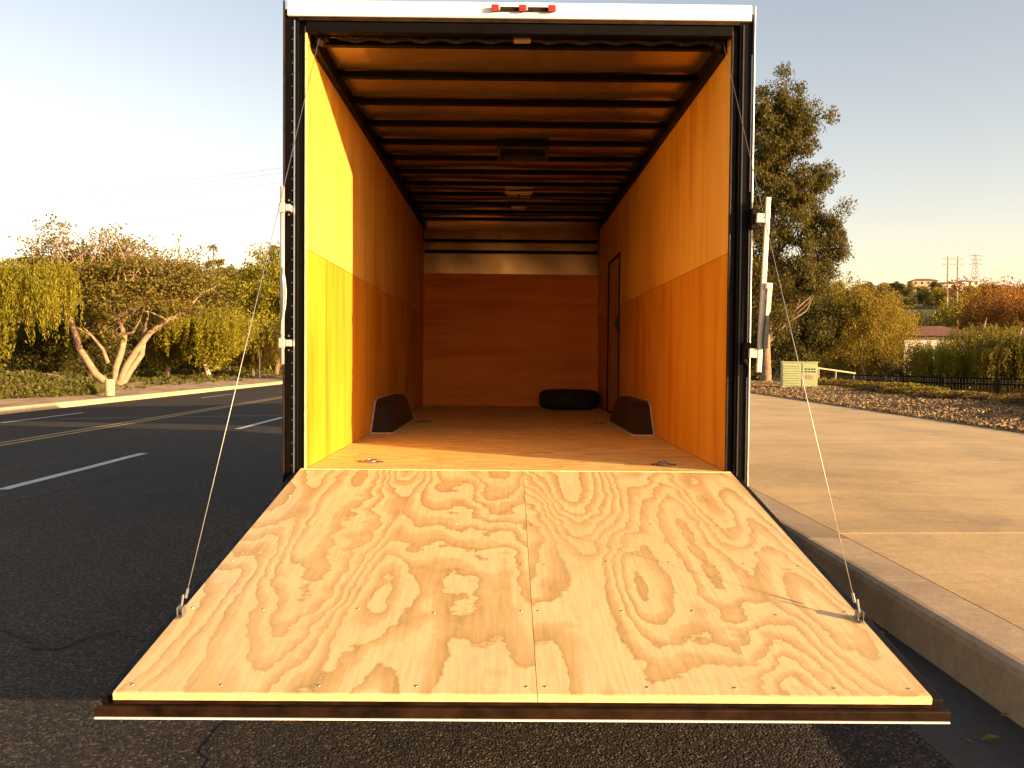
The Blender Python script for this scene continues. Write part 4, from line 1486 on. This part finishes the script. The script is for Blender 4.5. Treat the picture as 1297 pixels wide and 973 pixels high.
# ------------------------------------------------------------------ houses
MT['stucco'] = plain('white_stucco', (.72, .66, .56), .9, vs=1.5, var=.08)
MT['stucco2'] = plain('tan_stucco', (.45, .33, .22), .9, vs=1.5, var=.1)
MT['tile'] = plain('red_roof_tile', (.20, .075, .045), .8, vs=3, var=.3)
MT['tile2'] = plain('brown_roof_tile', (.22, .13, .09), .8, vs=3, var=.3)
def house(label, x, y, z, W, D, H, RH, wallm, roofm, rz=0, name='house', group=None):
    h = thing(name, label, 'house', (x, y, z), (0, 0, rz), group)
    wl_ = B().box(-W / 2, W / 2, -D / 2, D / 2, -3, H).ob('wall', wallm, h)
    e = .5
    bm = bmesh.new()
    vs = [bm.verts.new(p) for p in ((-W / 2 - e, -D / 2 - e, H), (W / 2 + e, -D / 2 - e, H), (W / 2 + e, D / 2 + e, H), (-W / 2 - e, D / 2 + e, H),
                                    (-W / 2 + D * .35, 0, H + RH), (W / 2 - D * .35, 0, H + RH))]
    for f in ((0, 1, 5, 4), (1, 2, 5), (2, 3, 4, 5), (3, 0, 4), (3, 2, 1, 0)):
        bm.faces.new([vs[i] for i in f])
    bmesh.ops.recalc_face_normals(bm, faces=bm.faces)
    me = bpy.data.meshes.new('roof'); bm.to_mesh(me); bm.free()
    link('roof', me, roofm, h)
    nw = max(2, int(W / 3))
    for i in range(nw):
        xx = -W / 2 + W * (i + .5) / nw
        f = B().box(xx - .5, xx + .5, -D / 2 - .05, -D / 2 - .003, H * .40, H * .78).ob('window', 'glass', h)
        B().box(xx - .6, xx + .6, -D / 2 - .08, -D / 2 - .003, H * .34, H * .395).ob('sill', wallm, f)
    return h
Zh = 57
xh, yh = X(1204, Zh), Zh - 4.2
house('white stucco house with a dark red tiled roof among the trees', xh, yh + 2.2, ground_z(xh, yh), 4.6, 5, 2.95 - ground_z(xh, yh), .75, 'stucco', 'tile', R(-14))
Zr = 455
spec = [(1098, 365, 34, 'tan', 3, 'low tan house on the ridge, leftmost of the row'),
        (1130, 363, 26, 'tan', 3.2, 'tan house on the ridge between the leftmost and the red roofed one'),
        (1168, 360, 30, 'red', 5.0, 'red roofed house standing highest on the ridge'),
        (1200, 362, 30, 'wht', 3.5, 'pale house on the ridge behind the twin wooden poles'),
        (1222, 361, 22, 'wht', 4.5, 'white house on the ridge below the lattice tower'),
        (1262, 366, 26, 'wht', 4.0, 'white house on the ridge just above the orange tree')]
for px, py, wpx, c_, H, lab in spec:
    W = wpx / F * Zr
    house(lab, X(px, Zr), Zr - 4.2, ZZ(px, py, Zr) - 1.6, W, 9, H * .62, 1.3, {'tan': 'stucco2', 'red': 'stucco2', 'wht': 'stucco'}[c_], {'tan': 'tile2', 'red': 'tile', 'wht': 'tile2'}[c_], R(random.uniform(-10, 10)))

# ------------------------------------------------------------------ poles, tower, wires
MT['polewood'] = plain('weathered_pole_wood', (.40, .31, .20), .8)
Zp = 230
def zpx(py, px, Z): return ZZ(px, py, Z)
hp = thing('twin_utility_pole', 'pair of tall wooden power poles joined by crossarms on the right hillside', 'power pole', (X(1206, Zp), Zp - 4.2, 0))
for px in (1200, 1212.5):
    dx = (px - 1206) / F * Zp
    B().tube([(dx, 0, zpx(392, px, Zp)), (dx, 0, zpx(325, px, Zp))], [.26, .17], 8).ob('pole', 'polewood', hp)
for py in (328, 335):
    B().box(-3.4 / 2 - .9, 3.4 / 2 + .9, -.12, .12, zpx(py, 1206, Zp) - .12, zpx(py, 1206, Zp) + .12).ob('crossarm', 'polewood', hp)
Zt = 520
lt = thing('lattice_tower', 'faint steel lattice transmission tower on the ridge', 'tower', (X(1235, Zt), Zt - 4.2, 0))
zt0, zt1 = zpx(356, 1235, Zt), zpx(322, 1235, Zt)
leg = B()
for sx in (-1, 1):
    for sy in (-1, 1):
        B().tube([(sx * 2.0, sy * 2.0, zt0), (sx * .9, sy * .9, zt0 + (zt1 - zt0) * .6), (sx * .25, sy * .25, zt1)], .16, 5).ob('leg', 'zinc', lt)
br = B()
for i in range(5):
    t0, t1 = i / 5, (i + 1) / 5
    w0, w1 = 2.0 - 1.7 * t0, 2.0 - 1.7 * t1
    z0, z1 = zt0 + (zt1 - zt0) * t0, zt0 + (zt1 - zt0) * t1
    for sy in (-1, 1):
        br.tube([(-w0, sy * w0, z0), (w1, sy * w1, z1)], .09, 4).tube([(w0, sy * w0, z0), (-w1, sy * w1, z1)], .09, 4)
o = br.ob('bracing', 'zinc', lt); o['kind'] = 'stuff'
for q in (.62, .78, .93):
    z = zt0 + (zt1 - zt0) * q
    B().tube([(-3.6, 0, z), (0, 0, z + .5), (3.6, 0, z)], .12, 4).ob('crossarm', 'zinc', lt)

MT['wire'] = plain('grey_wire', (.30, .30, .30), .6)
Zw0, Zw1 = 120, 95
for i, (p0, p1) in enumerate((((-30, 253), (480, 198)), ((-30, 259), (480, 204)), ((-30, 270), (480, 216)), ((-30, 297), (480, 244)))):
    a = Vector((X(p0[0], Zw0), Zw0 - 4.2, ZZ(p0[0], p0[1], Zw0)))
    b_ = Vector((X(p1[0], Zw1), Zw1 - 4.2, ZZ(p1[0], p1[1], Zw1)))
    pts = [a.lerp(b_, t) + Vector((0, 0, -.6 * math.sin(PI * t))) for t in np.linspace(0, 1, 14)]
    o = B().tube(pts, .016, 4).ob('power_line', 'wire')
    tag(o, ['topmost thin power line across the sky left of the trailer', 'second highest power line, close under the top one', 'third power line down in the left sky', 'lowest power line in the left sky'][i], 'power line')

for (px, py, Zq, lab) in ((480, 204, Zw1, 'wooden power pole up the road carrying the left power lines, behind the trailer'),):
    up_ = thing('utility_pole', lab, 'power pole', (X(px, Zq), Zq - 4.2, 0))
    zt = ZZ(px, py, Zq)
    B().tube([(0, .2, -1), (0, .2, zt + .6)], [.2, .12], 8).ob('pole', 'polewood', up_)
    B().box(-1.2, 1.2, .33, .45, zt - .1, zt + .1).ob('crossarm', 'polewood', up_)
# ------------------------------------------------------------------ leaf litter in the gutter and on the road
rng = np.random.default_rng(71)
n = 130
ly = rng.uniform(-3, 12, n)
lx = 1.57 - rng.random(n) ** 2.2 * .5
P = np.stack([lx, ly, rng.uniform(-.012, .012, n) + .004], 1)
up_ = rng.normal(size=(n, 3)) * np.array([1, 1, .12])
o = link('leaf_litter', qmesh('leaf_litter', leaves(P, .010, 3.0, up_, .3)), 'chips')
tag(o, 'dry leaves and bits of bark lying in the gutter beside the kerb', 'leaf litter', kind='stuff')
for i, (x, y, a, l_) in enumerate(((1.37, -1.45, .5, .055), (1.42, -1.62, .2, .07), (1.46, -1.86, -.25, .085))):
    b = B()
    dx, dy = math.cos(a) * l_, math.sin(a) * l_
    nx_, ny_ = -dy * .12, dx * .12
    bm = b.bm
    V = [(x - dx / 2, y - dy / 2, .004), (x + nx_, y + ny_, .016), (x + dx / 2, y + dy / 2, .006), (x - nx_, y - ny_, .010)]
    vs = [bm.verts.new(p) for p in V]
    bm.faces.new((vs[0], vs[1], vs[3])); bm.faces.new((vs[1], vs[2], vs[3]))
    o = b.ob('fallen_leaf', 'f_yellow')
    tag(o, ['small dry leaf in the shaded gutter nearest the ramp edge', 'narrow pale leaf in the shaded gutter below the ramp corner', 'long greenish leaf in the shaded gutter at the lower right'][i], 'leaf')
